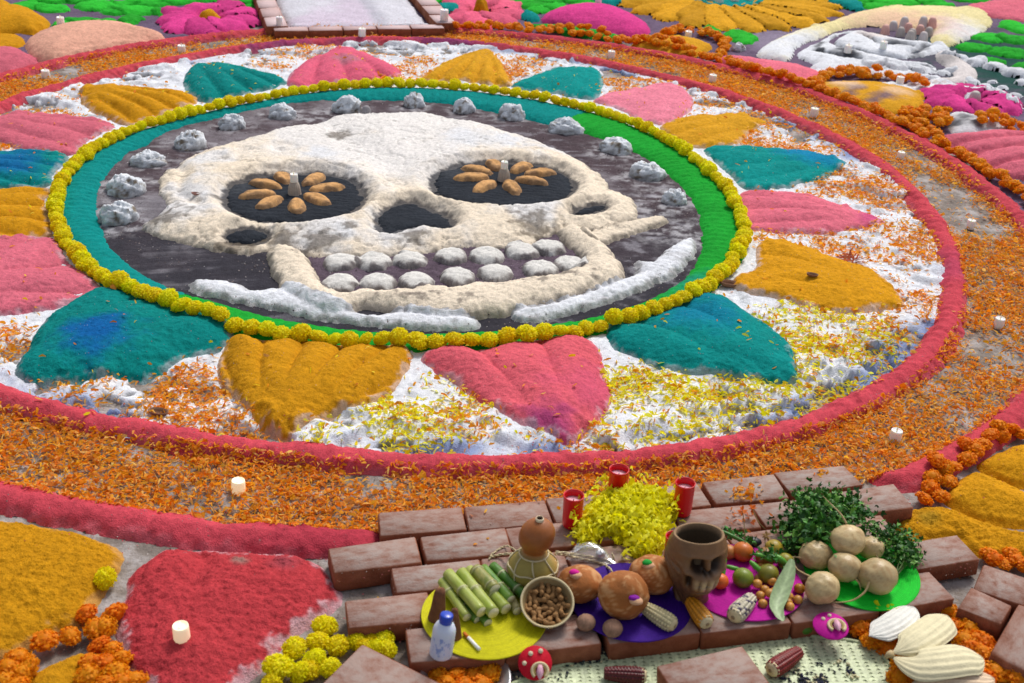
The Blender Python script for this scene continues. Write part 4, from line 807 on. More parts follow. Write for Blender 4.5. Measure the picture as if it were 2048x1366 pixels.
pxflowers([(1860,962),(1846,1000),(1880,995),(1885,945),(1905,938),(1868,940),(1930,925),(1925,905),(1960,900),(1975,885),(2000,880),(2020,865),(2040,870),(1895,965),(1858,978),(1945,912),(1990,868)], 'o', (.052, .066), 'orange marigold at the right between red ring and ochre lobes', 'orange marigolds right of the platform')
pxflowers([(1985,1122),(2005,1130),(2030,1125),(2045,1135),(1975,1112),(2020,1112)], 'o', (.05, .062), 'orange marigold between the ochre mound and the loose tiles', 'orange marigolds by the tiles')
pxflowers([(1895,1225),(1915,1240),(1905,1255),(1935,1262),(1950,1285),(1925,1285),(1965,1290),(1890,1262),(1940,1300),(1960,1310),(1730,1245),(1745,1265),(1715,1258)], 'o', (.052, .068), 'orange marigold between the husks and the askew brick row', 'orange marigolds round the husks')
pxflowers([(1760,1290),(1775,1300),(1790,1310),(1770,1275),(1740,1285),(1800,1330),(1820,1350),(1795,1360)], 'o', (.052, .068), 'orange marigold between the white oval husk and the palm mat', 'orange marigolds round the husks')
pxflowers([(1990,1325),(2010,1345),(1985,1350),(2030,1360),(2045,1355),(1965,1340),(1965,1365)], 'o', (.052, .068), 'orange marigold at the bottom right corner below the askew brick row', 'orange marigolds round the husks')
pxflowers([(876,1356),(910,1352),(945,1354),(978,1350),(895,1370),(930,1372),(965,1372)], 'o', (.05, .062), 'orange marigold in the bowl at the bottom below the front bricks', 'orange marigolds at the bottom middle')
# orange garlands on the far side
GAR = cr_closed(W2([(916,64),(970,63),(1022,65),(1090,68),(1158,73),(1210,82),(1261,92),(1312,100),(1363,110),(1416,124),(1485,144),(1553,164),(1604,179),(1656,196),(1707,216),(1758,237),(1809,261),(1861,285),(1912,314),(1963,346),(2014,380),(2045,403),(2090,440)]), 8, False)
def near_of(x, y, L): return min(L, key=lambda l: math.hypot(W(*l[0])[0] - x, W(*l[0])[1] - y))[1]
def garland(P, wd, step, label, group, lod=True, d=(.062, .082)):
    S_ = np.concatenate([[0], np.cumsum(np.hypot(*np.diff(P, axis=0).T))]); s = 0
    while s < S_[-1]:
        x = np.interp(s, S_, P[:, 0]); y = np.interp(s, S_, P[:, 1]); n = max(1, int(round(wd / .07)))
        for k in range(n):
            o = (k - (n - 1) / 2) * .068 + random.gauss(0, .012); marigold(x + random.gauss(0, .012), y + o, random.uniform(*d), 'o', label(x, y) if callable(label) else label, group, random.uniform(0, .02), lod)
        s += step
garland(GAR, .14, .074, lambda x, y: 'orange marigold in the long garland, ' + near_of(x, y, [((1000, 60), 'nearest the brick path'), ((1180, 78), 'in front of the magenta mound'), ((1340, 105), 'in front of the small ochre mound'), ((1540, 160), 'in front of the flat rose mound'), ((1700, 210), 'in front of the dark streaked ochre mound'), ((1830, 275), 'beside the dense heap'), ((1960, 345), 'by the rippled rose mound')]), 'orange marigolds of the long garland')
garland(cr_closed(W2([(1330,80),(1348,68),(1382,72),(1416,77),(1440,88),(1451,100),(1440,112)]), 5, False), .12, .08, 'orange marigold round the ochre mound near the magenta mound', 'orange marigolds round the first ochre mound')
garland(cr_closed(W2([(1622,176),(1645,163),(1690,156),(1741,159),(1785,165),(1826,171),(1852,186)]), 5, False), .13, .07, 'orange marigold round the ochre mound with dark strokes', 'orange marigolds round the second ochre mound')
garland(cr_closed(W2([(1958,262),(1997,262),(2025,272),(2050,268)]), 5, False), .13, .07, 'orange marigold on the rose mound at the right edge', 'orange marigolds on the rose mound')
for k in range(46):
    u = random.random(); v = random.random(); a = 1800 + 90 * u; b = 228 + 45 * v * (.5 + u * .5) + 4
    if b > 228 + (a - 1760) * .5: b = 232 + random.random() * 15
    x, y = W(a, b); marigold(x, y, random.uniform(.06, .08), 'o', 'orange marigold in the dense heap below the ochre mound with dark strokes', 'orange marigolds of the dense heap', random.uniform(0, .03), True)
print('flowers', NFL, round(time.time() - T0, 1))

# ------------------------------------------------------------------ loose petals (nobody could count them)
def petals(name, XY, L=.024, Wd=.0055, cols=(), label='', dz=0.0, lift=.006, extraz=None, seed=1, shadevar=.16):
    r = np.random.default_rng(seed); n = len(XY); XY = np.asarray(XY); z = HZ(XY[:, 0], XY[:, 1]) + dz
    if extraz is not None: z = z + extraz
    a = r.uniform(0, 2 * np.pi, n); Ls = L * r.uniform(.55, 1.15, n); Ws = Wd * r.uniform(.6, 1.4, n); u = np.stack([np.cos(a), np.sin(a)], 1); v = np.stack([-u[:, 1], u[:, 0]], 1)
    bend = r.uniform(-.3, .9, n) * lift; tilt = r.normal(0, .28, n) * Ls; zz = z + .002 + np.abs(r.normal(0, lift * .8, n)); roll = r.normal(0, .5, n) * Ws
    V = np.zeros((n, 6, 3)); P = [(-.5, .55, 0), (-.5, -.55, 0), (0.05, 1., 1), (0.05, -1., 1), (.5, .5, 0), (.5, -.5, 0)]
    for k, (s, w_, m) in enumerate(P):
        V[:, k, :2] = XY + u * (s * Ls)[:, None] + v * (w_ * .5 * Ws)[:, None]
        V[:, k, 2] = np.maximum(zz + bend * m + tilt * s + roll * w_, z + .0005)
    b = np.arange(n)[:, None] * 6; F = np.concatenate([b + [0, 1, 3, 2], b + [2, 3, 5, 4]], 0)
    cols = np.array(cols); c = cols[r.integers(0, len(cols), n)] * (1 + shadevar * r.normal(0, 1, n).clip(-1.5, 1.5))[:, None]
    cc = np.repeat(c[:, None], 6, 1); cc[:, :2] *= .85
    o = link(name, mesh(name, V.reshape(-1, 3), F, M_PETAL, cc.reshape(-1, 3), False)); return tag(o, label, None, None, 'stuff')
def visible(X, Y, m=120):
    px, py = proj(X, Y, 0); return (px > -m) & (px < 2048 + m) & (py > -m) & (py < 1366 + m)
OP = [C(255, 164, 28), C(255, 180, 50), C(250, 136, 14), C(248, 192, 104), C(234, 150, 60), C(255, 170, 30)]
YP = [C(250, 234, 20), C(250, 238, 80), C(244, 218, 10)]
r0 = np.random.default_rng(55)
n = 520000; t = r0.uniform(-np.pi, np.pi, n); rr = r0.uniform(2.45, 3.35, n); X = CX + rr * np.cos(t); Y = CY + rr * np.sin(t)
a = R1(t) + .055; b = R2(t) - .05; m = (rr > a - .02) & (rr < b + .01) & visible(X, Y) & notplat(X, Y, t, rr); X, Y, t, rr = X[m], Y[m], t[m], rr[m]
dn = fbm(X, Y, .34, 4, 51); near = sm(.5, -.9, (Y - CY) / 3); leftness = sm(-.2, -2.2, X)
u = (rr - R1(t)) / (R2(t) - R1(t)); edge_d = np.exp(-((u - .16) / .12) ** 2) + np.exp(-((u - .86) / .12) ** 2)
dens = np.clip(.52 + .32 * near + 1.7 * (dn - .01) + .22 * edge_d * (1 - near), .03, 1)
k = r0.random(len(X)) < dens * .46
petals('orange_petals', np.stack([X[k], Y[k]], 1), cols=OP, label='thick litter of loose orange marigold petals between the two red rings', seed=2, lift=.007)
print('orange petals', k.sum())
# petals lying on the white sand: orange in most places, yellow at the near right
n = 150000; t = r0.uniform(-np.pi, np.pi, n); rr = r0.uniform(1.7, 2.7, n); X = CX + rr * np.cos(t); Y = CY + rr * np.sin(t)
m = (rr > RY(t) + .05) & (rr < R1(t) + .02) & visible(X, Y); X, Y, t, rr = X[m], Y[m], t[m], rr[m]
inpet = np.zeros(len(X), bool)
for o in [o for o in COL.objects if o.name.startswith('sand_petal')]: pass
base_bed = FIELDS[0]
def bedz(X, Y):
    sv = FIELDS[:]; FIELDS[:] = [base_bed]; z = HZ(X, Y); FIELDS[:] = sv; return z
lifted = HZ(X, Y) - bedz(X, Y) > .012
def near_px(pts, X, Y):
    d = np.zeros(len(X))
    for (a, b, q, s) in pts: x, y = W(a, b); d = np.maximum(d, s * sm(1.3, .3, np.hypot(X - x, Y - y) / q))
    return d
nz = fbm(X, Y, .16, 3, 52)
oz = near_px([(340,800,.30,1),(430,850,.22,1),(180,775,.2,.9),(270,840,.2,.8),(10,690,.15,.9),(500,845,.12,.8),(960,840,.2,.6),(600,110,.3,.5),(560,130,.2,.5),(790,150,.25,.8),(740,115,.15,.5),(840,125,.15,.6),(1010,140,.3,.9),(1050,130,.2,.7),(1215,175,.2,.9),(1280,165,.2,.7),(1250,190,.1,.7),(1420,215,.3,.8),(1520,260,.25,.8),(1580,290,.3,.8),(1500,295,.2,.8),(1480,225,.2,.6),(1700,375,.3,.9),(1750,400,.25,.9),(1650,385,.2,.7),(1690,480,.3,.8),(1800,470,.3,.8),(1840,500,.2,.8),(1600,480,.2,.6),(1800,550,.2,.8),(1840,590,.2,.8),(1860,520,.15,.9),(1790,640,.25,.7),(1500,480,.15,.4),(90,240,.2,.5),(20,300,.15,.9),(150,200,.12,.6),(1730,690,.3,.3),(1120,890,.2,.5),(60,235,.15,.5)], X, Y)
yz = near_px([(1660,690,.3,1),(1700,665,.25,.9),(1600,660,.2,.8),(1620,750,.25,.7),(1700,730,.2,.5),(1290,800,.35,1),(1380,790,.3,.9),(1260,860,.25,.8),(1450,820,.3,.7),(1500,790,.25,.5),(1600,800,.2,.6),(1720,770,.15,.6),(880,830,.25,.8),(780,850,.25,.9),(720,870,.2,.9),(640,880,.15,.7),(850,870,.25,.7),(950,870,.2,.5),(1330,760,.2,.6),(1230,740,.12,.4),(1560,840,.2,.4),(1000,890,.2,.4)], X, Y)
q = np.clip(nz * 1.8 + .55, .08, 1)
ko = (~lifted) & (r0.random(len(X)) < oz * q * .95 + .012)
petals('orange_petals', np.stack([X[ko], Y[ko]], 1), cols=OP, label='patches of loose orange petals scattered over the white sand', seed=3, lift=.006)
ky = (~lifted) & ~ko & (r0.random(len(X)) < yz * (.05 + q) * .85)
petals('yellow_petals', np.stack([X[ky], Y[ky]], 1), cols=YP + YP + [C(230, 150, 30)], label='loose yellow petals scattered over the white sand at the near side', seed=4, lift=.007, L=.027, Wd=.006)
kl = (lifted | (rr > R1(t) - .1)) & (r0.random(len(X)) < .004)
petals('stray_petals', np.stack([X[kl], Y[kl]], 1), cols=OP + YP, label='few stray orange and yellow petals on the coloured sand petals', seed=5)
print('petals', ko.sum(), ky.sum(), round(time.time() - T0, 1))
for a, b, l in [(367,1303,'lit votive candle on the crimson heart at the lower left'),(477,984,'lit votive candle on the orange petals left of the platform'),(1789,881,'votive candle on the orange petals behind the platform, right'),(1996,654,'votive candle on the orange petals at the right edge, middle height'),(1940,456,'votive candle on the orange petals at the right, level with the mouth'),(1800,318,'votive candle on the orange petals at the right, level with the eyes'),(1627,233,'votive candle on the orange petals right of the pale ochre petal'),(1424,165,'votive candle on the orange petals at the upper right'),(1222,117,'votive candle on the orange petals right of the brick path'),(724,84,'votive candle on the red ring at the end of the brick path'),(364,106,'votive candle on the orange petals left of the brick path'),(92,157,'votive candle on the orange petals at the upper left edge'),(124,67,'votive candle on the end of the peach mound'),(1376,78,'votive candle on the orange marigolds by the magenta mound'),(1195,26,'votive candle on top of the large magenta mound'),(965,16,'votive candle on the ochre heart of the pink flower'),(1797,178,'votive candle behind the ochre mound with dark strokes'),(1692,122,'votive candle on the white folds, the nearer one'),(1763,112,'votive candle on the white folds, the farther one')]:
    votive(a, b, l, 1.15 if b > 900 else (1.1 if b > 300 else 1.35), a in (367, 477), None, None, .03)
def pillar(px, py, pt, rpx, label):
    x, y = W(px, py); z = hz(x, y) + .05; h = max(topz(x, y, pt) - z, .08); r = rpx * mpp(px, py); t = tag(empty('pillar_candle', (x, y, z)), label, 'candle')
    g = G(); g.lathe([(0, 0), (r, 0), (r, h * .97), (r * .93, h), (r * .8, h * .985), (0, h * .97)], 24, (.88, .86, .86)); link('wax_body', g.mesh('wax_body', M_WAX), t)
    g = G(); g.tube([(0, 0, h * .96), (.002, 0, h + .012)], .0018, 6, (.05, .04, .04)); link('wick', g.mesh('wick', M_MATTE), t)
pillar(560, 71, 42, 6.5, 'slim white pillar candle on the left brick edge of the path'); pillar(888, 64, 33, 8, 'stout white pillar candle on the right brick edge of the path')

# ------------------------------------------------------------------ the brick platform
random.seed(11)
plat = tag(empty('brick_platform', (*W(1300, 1150), 0)), 'low platform of loose laid bricks that carries the offerings in the foreground', 'brick platform')
PX0 = Vector((*W(1300, 1150), 0))
def pbrick(q):
    o = brick(plat, quad=q); o.location = Vector(o.location) - PX0; o.location.z += random.uniform(-.0015, .0015); return o
QUADS = [
 [(756,1026),(925,1014),(937,1059),(761,1073)],[(929,1014),(1091,999),(1108,1047),(941,1060)],[(1094,999),(1240,984),(1258,1032),(1111,1047)],[(1243,983),(1399,965),(1430,1011),(1261,1031)],[(1402,964),(1547,949),(1579,995),(1433,1010)],[(1550,947),(1687,931),(1725,971),(1582,993)],
 [(655,1096),(828,1074),(846,1124),(668,1148)],[(842,1073),(1009,1057),(1026,1106),(850,1125)],[(1012,1056),(1176,1040),(1195,1087),(1029,1105)],[(1180,1039),(1341,1024),(1361,1069),(1198,1086)],[(1345,1023),(1494,1009),(1527,1055),(1365,1068)],[(1498,1008),(1655,989),(1690,1035),(1530,1054)],[(1659,988),(1786,968),(1828,1016),(1694,1033)],
 [(778,1137),(954,1120),(975,1167),(795,1187)],[(958,1119),(1126,1103),(1148,1150),(979,1166)],[(1130,1102),(1290,1086),(1315,1132),(1152,1149)],[(1294,1085),(1450,1069),(1480,1115),(1319,1131)],[(1455,1069),(1610,1052),(1640,1097),(1484,1114)],[(1614,1052),(1772,1030),(1800,1072),(1644,1096)],
 [(691,1203),(850,1188),(873,1237),(700,1256)],[(865,1187),(1030,1172),(1050,1221),(884,1236)],[(1034,1171),(1200,1155),(1222,1203),(1054,1220)],[(1204,1154),(1365,1137),(1390,1183),(1226,1202)],[(1369,1136),(1530,1119),(1558,1165),(1394,1182)],[(1534,1118),(1690,1101),(1720,1147),(1562,1164)],[(1790,1090),(1917,1069),(1961,1121),(1826,1140)],[(1694,1101),(1786,1089),(1822,1134),(1724,1147)],
 [(808,1260),(990,1242),(1016,1312),(828,1325)],[(995,1246),(1178,1226),(1207,1289),(1020,1312)],[(1190,1226),(1370,1206),(1398,1271),(1222,1290)],[(1374,1205),(1548,1185),(1577,1250),(1402,1270)],[(1553,1184),(1724,1164),(1752,1227),(1581,1249)],[(1728,1162),(1858,1142),(1908,1200),(1757,1225)]]
for q in QUADS: pbrick(q)
tiles = tag(empty('brick_border', (0, 0, 0)), 'row of flat dusty bricks lying askew at the lower right edge', 'brick row')
for q in ([(1948,1177),(2033,1212),(2000,1252),(1906,1208)], [(1976,1132),(2075,1165),(2034,1208),(1945,1174)], [(2052,1212),(2150,1252),(2062,1345),(1967,1298)]):
    P = W2(q, .062); c = P.mean(0); d = (P[1] - P[0]); a = math.atan2(d[1], d[0])
    brick(tiles, xyr=(c[0], c[1], a), size=(np.hypot(*(P[1] - P[0])) * 1.0, np.hypot(*(P[2] - P[1])), .062))
def lone(q, label, z=.0315, size=(.25, .14, .062)):
    P = W2(q, z + .03); c = P.mean(0); d = P[1] - P[0]; o = brick(None, xyr=(c[0], c[1], math.atan2(d[1], d[0])), z=z, size=size, name='brick'); return tag(o, label, 'brick')
lone([(715,1298),(868,1368),(810,1450),(640,1385)], 'dark brown brick lying askew in front of the yellow marigolds, bottom', .034, (.25, .20, .06))
lone([(1318,1332),(1494,1294),(1540,1364),(1350,1408)], 'clean orange brick lying on the woven palm mat', .042)

ZT = .0645
def at(px, py, z=ZT): x, y = W(px, py, z); return x, y, z
# woven palm mat
def palm_mat():
    poly = cr_closed(W2([(985,1420),(1075,1352),(1200,1318),(1400,1287),(1560,1265),(1640,1280),(1700,1286),(1745,1300),(1775,1330),(1790,1370),(1790,1440),(1400,1480)]), 4)
    t = tag(empty('palm_mat', (0, 0, 0)), 'pale green woven palm mat spread in front of the brick platform', 'mat')
    ctr = poly.mean(0); a0 = math.radians(5); ca, sa = math.cos(a0), math.sin(a0)
    r = np.random.default_rng(4); V = []; F = []; cc = []
    us = np.arange(-1.0, 1.0, .0125)
    for ci, u in enumerate(us):
        for v in np.arange(-.6, .6, .0135):
            x = ctr[0] + u * ca - v * sa; y = ctr[1] + u * sa + v * ca
            V.append((x, y))
    V = np.array(V); s = sdist(V[:, 0], V[:, 1], poly); px, py = proj(V[:, 0], V[:, 1]); k = (s > .004) & (px > 850) & (px < 2100) & (py < 1500); V = V[k]
    col_i = (np.round(((V - ctr) @ np.array((ca, sa)) + 1.0) / .0125)).astype(int)
    sg = np.where(col_i % 2 == 0, 1, -1); ang = a0 + sg * math.radians(38); u = np.stack([np.cos(ang), np.sin(ang)], 1); v = np.stack([-u[:, 1], u[:, 0]], 1)
    n = len(V); P = np.zeros((n, 6, 3)); L, Wd = .0125, .0052
    for q, (a, b, h) in enumerate([(-1, 1, 0), (-1, -1, 0), (0, 1, 1), (0, -1, 1), (1, 1, 0), (1, -1, 0)]):
        P[:, q, :2] = V + u * L * a + v * Wd * b; P[:, q, 2] = .0065 + .0032 * h + r.uniform(-.0006, .0006, n)
    b = np.arange(n)[:, None] * 6; Fq = np.concatenate([b + [1, 0, 2, 3], b + [3, 2, 4, 5]], 0)
    c = C(190, 200, 160) * (1 + .10 * r.normal(0, 1, n))[:, None]; cols = np.repeat(c[:, None], 6, 1).reshape(-1, 3)
    o = link('woven_strips', mesh('woven_strips', P.reshape(-1, 3), Fq, M_LEAF, cols, False), t); o['kind'] = 'stuff'
    g = G(); m = len(poly); g.add([(x, y, -.002) for x, y in poly] + [(x, y, .0055) for x, y in poly], [tuple(range(m, 2 * m))] + [(i, (i + 1) % m, m + (i + 1) % m, m + i) for i in range(m)], C(160, 170, 128)); link('backing', g.mesh('backing', M_LEAF, False), t)
    g = G(); g.tube([(x, y, .008) for x, y in np.vstack([poly, poly[:1]])], .006, 6, C(170, 180, 140)); link('bound_edge', g.mesh('bound_edge', M_LEAF), t)
palm_mat()
def seeds(name, n, poly, cols, label, s=.004, seed=1, z=.010):
    P = W2(poly); lo, hi = P.min(0), P.max(0); r = np.random.default_rng(seed); XY = r.uniform(lo, hi, (n * 3, 2)); k = sdist(XY[:, 0], XY[:, 1], P) > 0
    k &= r.random(len(XY)) < sm(-.3, .5, fbm(XY[:, 0], XY[:, 1], .06, 2, seed)) ; XY = XY[k][:n]; g = G(); O = np.array([(1, 0, 0), (0, 1, 0), (-1, 0, 0), (0, -1, 0), (0, 0, .8), (0, 0, -.8)])
    for x, y in XY:
        a = r.uniform(0, 3); q = s * r.uniform(.6, 1.2); M = np.array([[math.cos(a), math.sin(a), 0], [-math.sin(a), math.cos(a), 0], [0, 0, 1]]); zz = z + q * .6
        g.add((O * (1.5 * q, q, q)) @ M + (x, y, zz), [(0, 1, 4), (1, 2, 4), (2, 3, 4), (3, 0, 4), (1, 0, 5), (2, 1, 5), (3, 2, 5), (0, 3, 5)], cols[r.integers(len(cols))])
    tag(link(name, g.mesh(name, M_MATTE)), label, None, None, 'stuff')
seeds('beans', 420, [(1010,1345),(1210,1305),(1400,1275),(1400,1290),(1230,1325),(1150,1350),(1120,1368),(1020,1368)], [C(34, 38, 44), C(50, 60, 58), C(190, 180, 140), C(40, 44, 60)], 'dark and pale seeds spilled along the front bricks on the palm mat', .0042, 3)
seeds('beans', 240, [(1590,1320),(1650,1300),(1700,1330),(1720,1370),(1600,1380),(1560,1366)], [C(34, 36, 60), C(40, 40, 52), C(210, 200, 160)], 'blue black and cream maize kernels in a loose heap on the mat', .0048, 5)

# round woven place mats
def placemat(px, py, R, col, label, z=ZT, tilt=0):
    x, y = W(px, py, z); g = G(); n = 96; prof = [(0, .0035)]; nr = 34; r = np.random.default_rng(int(px))
    for i in range(nr):
        r0_ = R * i / nr; r1_ = R * (i + 1) / nr; prof += [(r0_ + (r1_ - r0_) * .2, .0034), (r0_ + (r1_ - r0_) * .55, .0056), (r0_ + (r1_ - r0_) * .9, .0038)]
    prof += [(R, .002), (R * .99, 0), (0, 0)]
    a = np.linspace(0, 2 * math.pi, n, endpoint=False); P = np.zeros((len(prof), n, 3)); c = np.zeros((len(prof), n, 3))
    for i, (rr_, zz) in enumerate(prof):
        wob = 1 + .006 * np.sin(a * 3 + 1) * rr_ / R; P[i, :, 0] = rr_ * wob * np.cos(a); P[i, :, 1] = rr_ * wob * np.sin(a); P[i, :, 2] = zz + .004 * (rr_ / R) ** 2 * np.sin(2 * a + px)
        c[i] = col * (1 + .10 * r.uniform(-1, 1)) * (1 + .07 * r.uniform(-1, 1, n))[:, None]
    g.grid(P, c, True); o = link('round_placemat', g.mesh('round_placemat', M_MATTE), None, (x, y, z)); tag(o, label, 'placemat', 'round woven placemats under the offerings')
placemat(968, 1232, .170, C(196, 190, 6), 'yellow round woven placemat under the sugar cane and peanut bowl')
placemat(1262, 1205, .165, C(58, 8, 128), 'dark purple round woven placemat under the bread rolls', ZT + .002)
placemat(1487, 1166, .168, C(186, 6, 150), 'magenta round woven placemat under the small fruits', ZT + .003)
placemat(1722, 1146, .165, C(10, 190, 40), 'bright green round woven placemat under the root vegetables', ZT + .001)

# three red candles in cups
def red_candle(px, py, pt, label, wpx=40):
    x, y = W(px, py, ZT); m = mpp(px, py, ZT); r = wpx / 2 * m; h = topz(x, y, pt) - ZT; h = max(h, .1)
    t = tag(empty('red_candle', (x, y, ZT)), label, 'candle', 'red candles on the platform'); red = C(214, 8, 26)
    g = G(); g.lathe([(r * .86, 0), (r * .92, .004), (r * .96, h * .3), (r, h * .93), (r * 1.04, h * .95), (r * 1.04, h), (r * .96, h), (r * .93, h * .86), (r * .9, h * .8)], 48, red, True)
    for i in range(9):
        for k in range(7):
            a = math.radians(-60 + 14 * k); zz = h * (.1 + .09 * i); d = np.array((math.cos(a), math.sin(a))); rr_ = r * (.93 + .06 * i / 9)
            q = .0022; c = np.array((*(d * (rr_ + .0004)), zz)); tt = np.array((-d[1], d[0], 0)); up = np.array((0, 0, 1)); g.add([c - tt * q, c - up * q, c + tt * q, c + up * q, c + np.array((*d, 0)) * .0022], [(0, 1, 4), (1, 2, 4), (2, 3, 4), (3, 0, 4)], C(226, 40, 50))
    link('cup', g.mesh('cup', M_PLAS), t)
    g = G(); g.lathe([(r * .93, h * .79), (r * .7, h * .81), (0, h * .815)], 32, C(226, 176, 190)); link('wax', g.mesh('wax', M_WAX), t)
    g = G(); g.tube([(0, 0, h * .81), (.001, .001, h * .86)], .0014, 6, C(60, 50, 50)); link('wick', g.mesh('wick', M_MATTE), t)
red_candle(1143, 1050, 990, 'red cup candle left of the heap of yellow petals'); red_candle(1233, 994, 938, 'red cup candle behind the heap of yellow petals, farthest back', 38)
red_candle(1363, 1026, 965, 'red cup candle right of the heap of yellow petals', 38); red_candle(1342, 1128, 1078, 'red cup candle mostly hidden behind the carved skull cup', 34)

# heap of yellow petals
HEAP = [(1150,1072),(1165,1040),(1192,1012),(1215,992),(1255,986),(1300,990),(1340,1006),(1352,1030),(1330,1060),(1322,1100),(1300,1122),(1268,1114),(1255,1088),(1222,1075),(1185,1080),(1160,1090)]
hp = cr_closed(W2(HEAP, ZT), 5)
o = mound('petal_heap', hp, .034, YEL * .8, .05, cell=.006, px=False, lift=False, smooth_poly=False, seed=222, extra=lambda X, Y, s, p: p + ZT - .002, rough=.008)
tag(o, 'core of the yellow petal heap on the bricks', kind='stuff')
rp = np.random.default_rng(8); XY = rp.uniform(hp.min(0) - .03, hp.max(0) + .03, (9000, 2)); sdh = sdist(XY[:, 0], XY[:, 1], hp); k = (sdh > 0) | (rp.random(len(XY)) < .25 * np.exp(sdh / .012)); XY = XY[k]
sdh = sdh[k]; petals('petal_heap', XY, .026, .0075, [C(246, 240, 16), C(250, 246, 60), C(238, 228, 8)], 'loose heap of shredded yellow petals in front of the red candles', extraz=np.where(sdh > -.002, 0, ZT), lift=.016, seed=9, shadevar=.1)
def scatter_on(px, py, r_, n, cols, seed, label):
    x, y = W(px, py, ZT); q = np.random.default_rng(seed); XY = q.normal(0, r_ / 1.6, (n, 2)) + (x, y)
    petals('orange_petals', XY, .017, .006, cols, label, extraz=np.full(n, ZT - 0) - HZ(XY[:, 0], XY[:, 1]), seed=seed, lift=.004)
scatter_on(1490, 984, .045, 70, OP, 31, 'small heap of orange petals on a far brick of the platform')
scatter_on(1643, 946, .02, 12, OP, 32, 'few orange petals on the farthest right brick')
scatter_on(1090, 1040, .25, 16, OP, 33, 'few orange petals strewn over the left platform bricks')
scatter_on(1480, 1035, .06, 22, [C(214, 120, 80), C(226, 130, 60)], 34, 'small orange blossoms strewn behind the fruits')
scatter_on(1770, 1218, .03, 10, YP, 35, 'few yellow petals at the front edge of the green placemat')

# gourd bottle
def gourd():
    x, y, z = at(1064, 1166); m = mpp(1064, 1150, ZT); r = 50 * m; t = tag(empty('gourd_bottle', (x, y, z)), 'two bellied gourd bottle netted with twine beside the sugar cane', 'gourd'); c1, c2 = C(150, 132, 62), C(150, 86, 38)
    h = topz(x, y, 1040) - z
    P = [(0, 0), (.4, .0), (.75, .04), (.95, .14), (1, .24), (.93, .34), (.72, .44), (.50, .50), (.42, .54), (.50, .59), (.66, .67), (.70, .76), (.64, .86), (.46, .94), (.24, .985), (.15, 1.0), (.14, 1.03), (.115, 1.03), (.11, .98), (0, .97)]
    PP = np.array([(a * r, b * h) for a, b in P]); PP = np.vstack([[PP[0]], cr_closed(PP[1:], 4, False)]); g = G(); n = 48; a = np.linspace(0, 2 * math.pi, n, endpoint=False)
    A = np.stack([PP[:, 0][:, None] * np.cos(a), PP[:, 0][:, None] * np.sin(a), np.repeat(PP[:, 1][:, None], n, 1)], -1)
    A[..., 0] += .010 * sm(.5, 1, A[..., 2] / h); f = sm(.46, .56, A[..., 2] / h); nn = fbm(A[..., 0] + A[..., 2], A[..., 1] + A[..., 2], .06, 3, 4)
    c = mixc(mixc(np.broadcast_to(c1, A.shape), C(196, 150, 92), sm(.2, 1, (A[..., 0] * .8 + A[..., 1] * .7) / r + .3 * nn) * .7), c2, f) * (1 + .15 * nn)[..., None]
    c = mixc(c, C(20, 14, 10), (A[..., 2] / h > .955) & (np.hypot(A[..., 0] - .01, A[..., 1]) < r * .118)); g.grid(A, c, True)
    b = link('body', g.mesh('body', M_SKIN), t)
    g = G(); g.lathe([(r * .155, h * .985), (r * .17, h * 1.02), (r * .14, h * 1.04), (r * .11, h * 1.02)], 24, C(214, 200, 170)); o = link('spout_rim', g.mesh('spout_rim', M_MATTE), t, (.010, 0, 0))
    tw = C(198, 184, 148); g = G()
    def surf(a, f): rr_ = np.interp(f, [p[1] for p in P[:9]], [p[0] for p in P[:9]]) * r + .0022; return (rr_ * math.cos(a), rr_ * math.sin(a), f * h)
    for k in range(7):
        a_ = k * 2 * math.pi / 7 + .25; g.tube([surf(a_ + .12 * math.sin(f * 9), f) for f in np.linspace(.04, .5, 12)], .0022, 6, tw)
    for f in (.49, .30): g.tube([surf(a_, f + .03 * math.cos(7 * a_ / 2) ** 2 * (f < .4)) for a_ in np.linspace(0, 2 * math.pi, 40)], .0024, 6, tw)
    link('twine_net', g.mesh('twine_net', M_MATTE), t)
    g = G()
    def rope(pts, rad=.0024):
        q = [np.array((*W(a_, b_, zz), zz)) - (x, y, z) for a_, b_, zz in pts]; s = cr_closed(np.array(q), 8, False); 
        g = G()
        for ph in (0, math.pi):
            g.tube(s + np.stack([0 * np.arange(len(s)), .0022 * np.sin(np.arange(len(s)) * .9 + ph), .0022 * np.cos(np.arange(len(s)) * .9 + ph)], 1), rad, 5, tw)
        link('loose_twine', g.mesh('loose_twine', M_MATTE), t)
    rope([(1110,1108,.14),(1130,1110,.09),(1165,1118,.07),(1195,1124,.068),(1212,1132,.072),(1222,1140,.085),(1226,1152,.08)]); rope([(1112,1104,.14),(1150,1108,.075),(1185,1114,.07),(1225,1120,.068),(1224,1108,.085)])
    rope([(1040,1108,.13),(1010,1108,.08),(985,1113,.068),(978,1118,.067)]); rope([(1036,1104,.13),(1015,1092,.075),(998,1098,.068),(980,1112,.067)], .0015)
gourd()
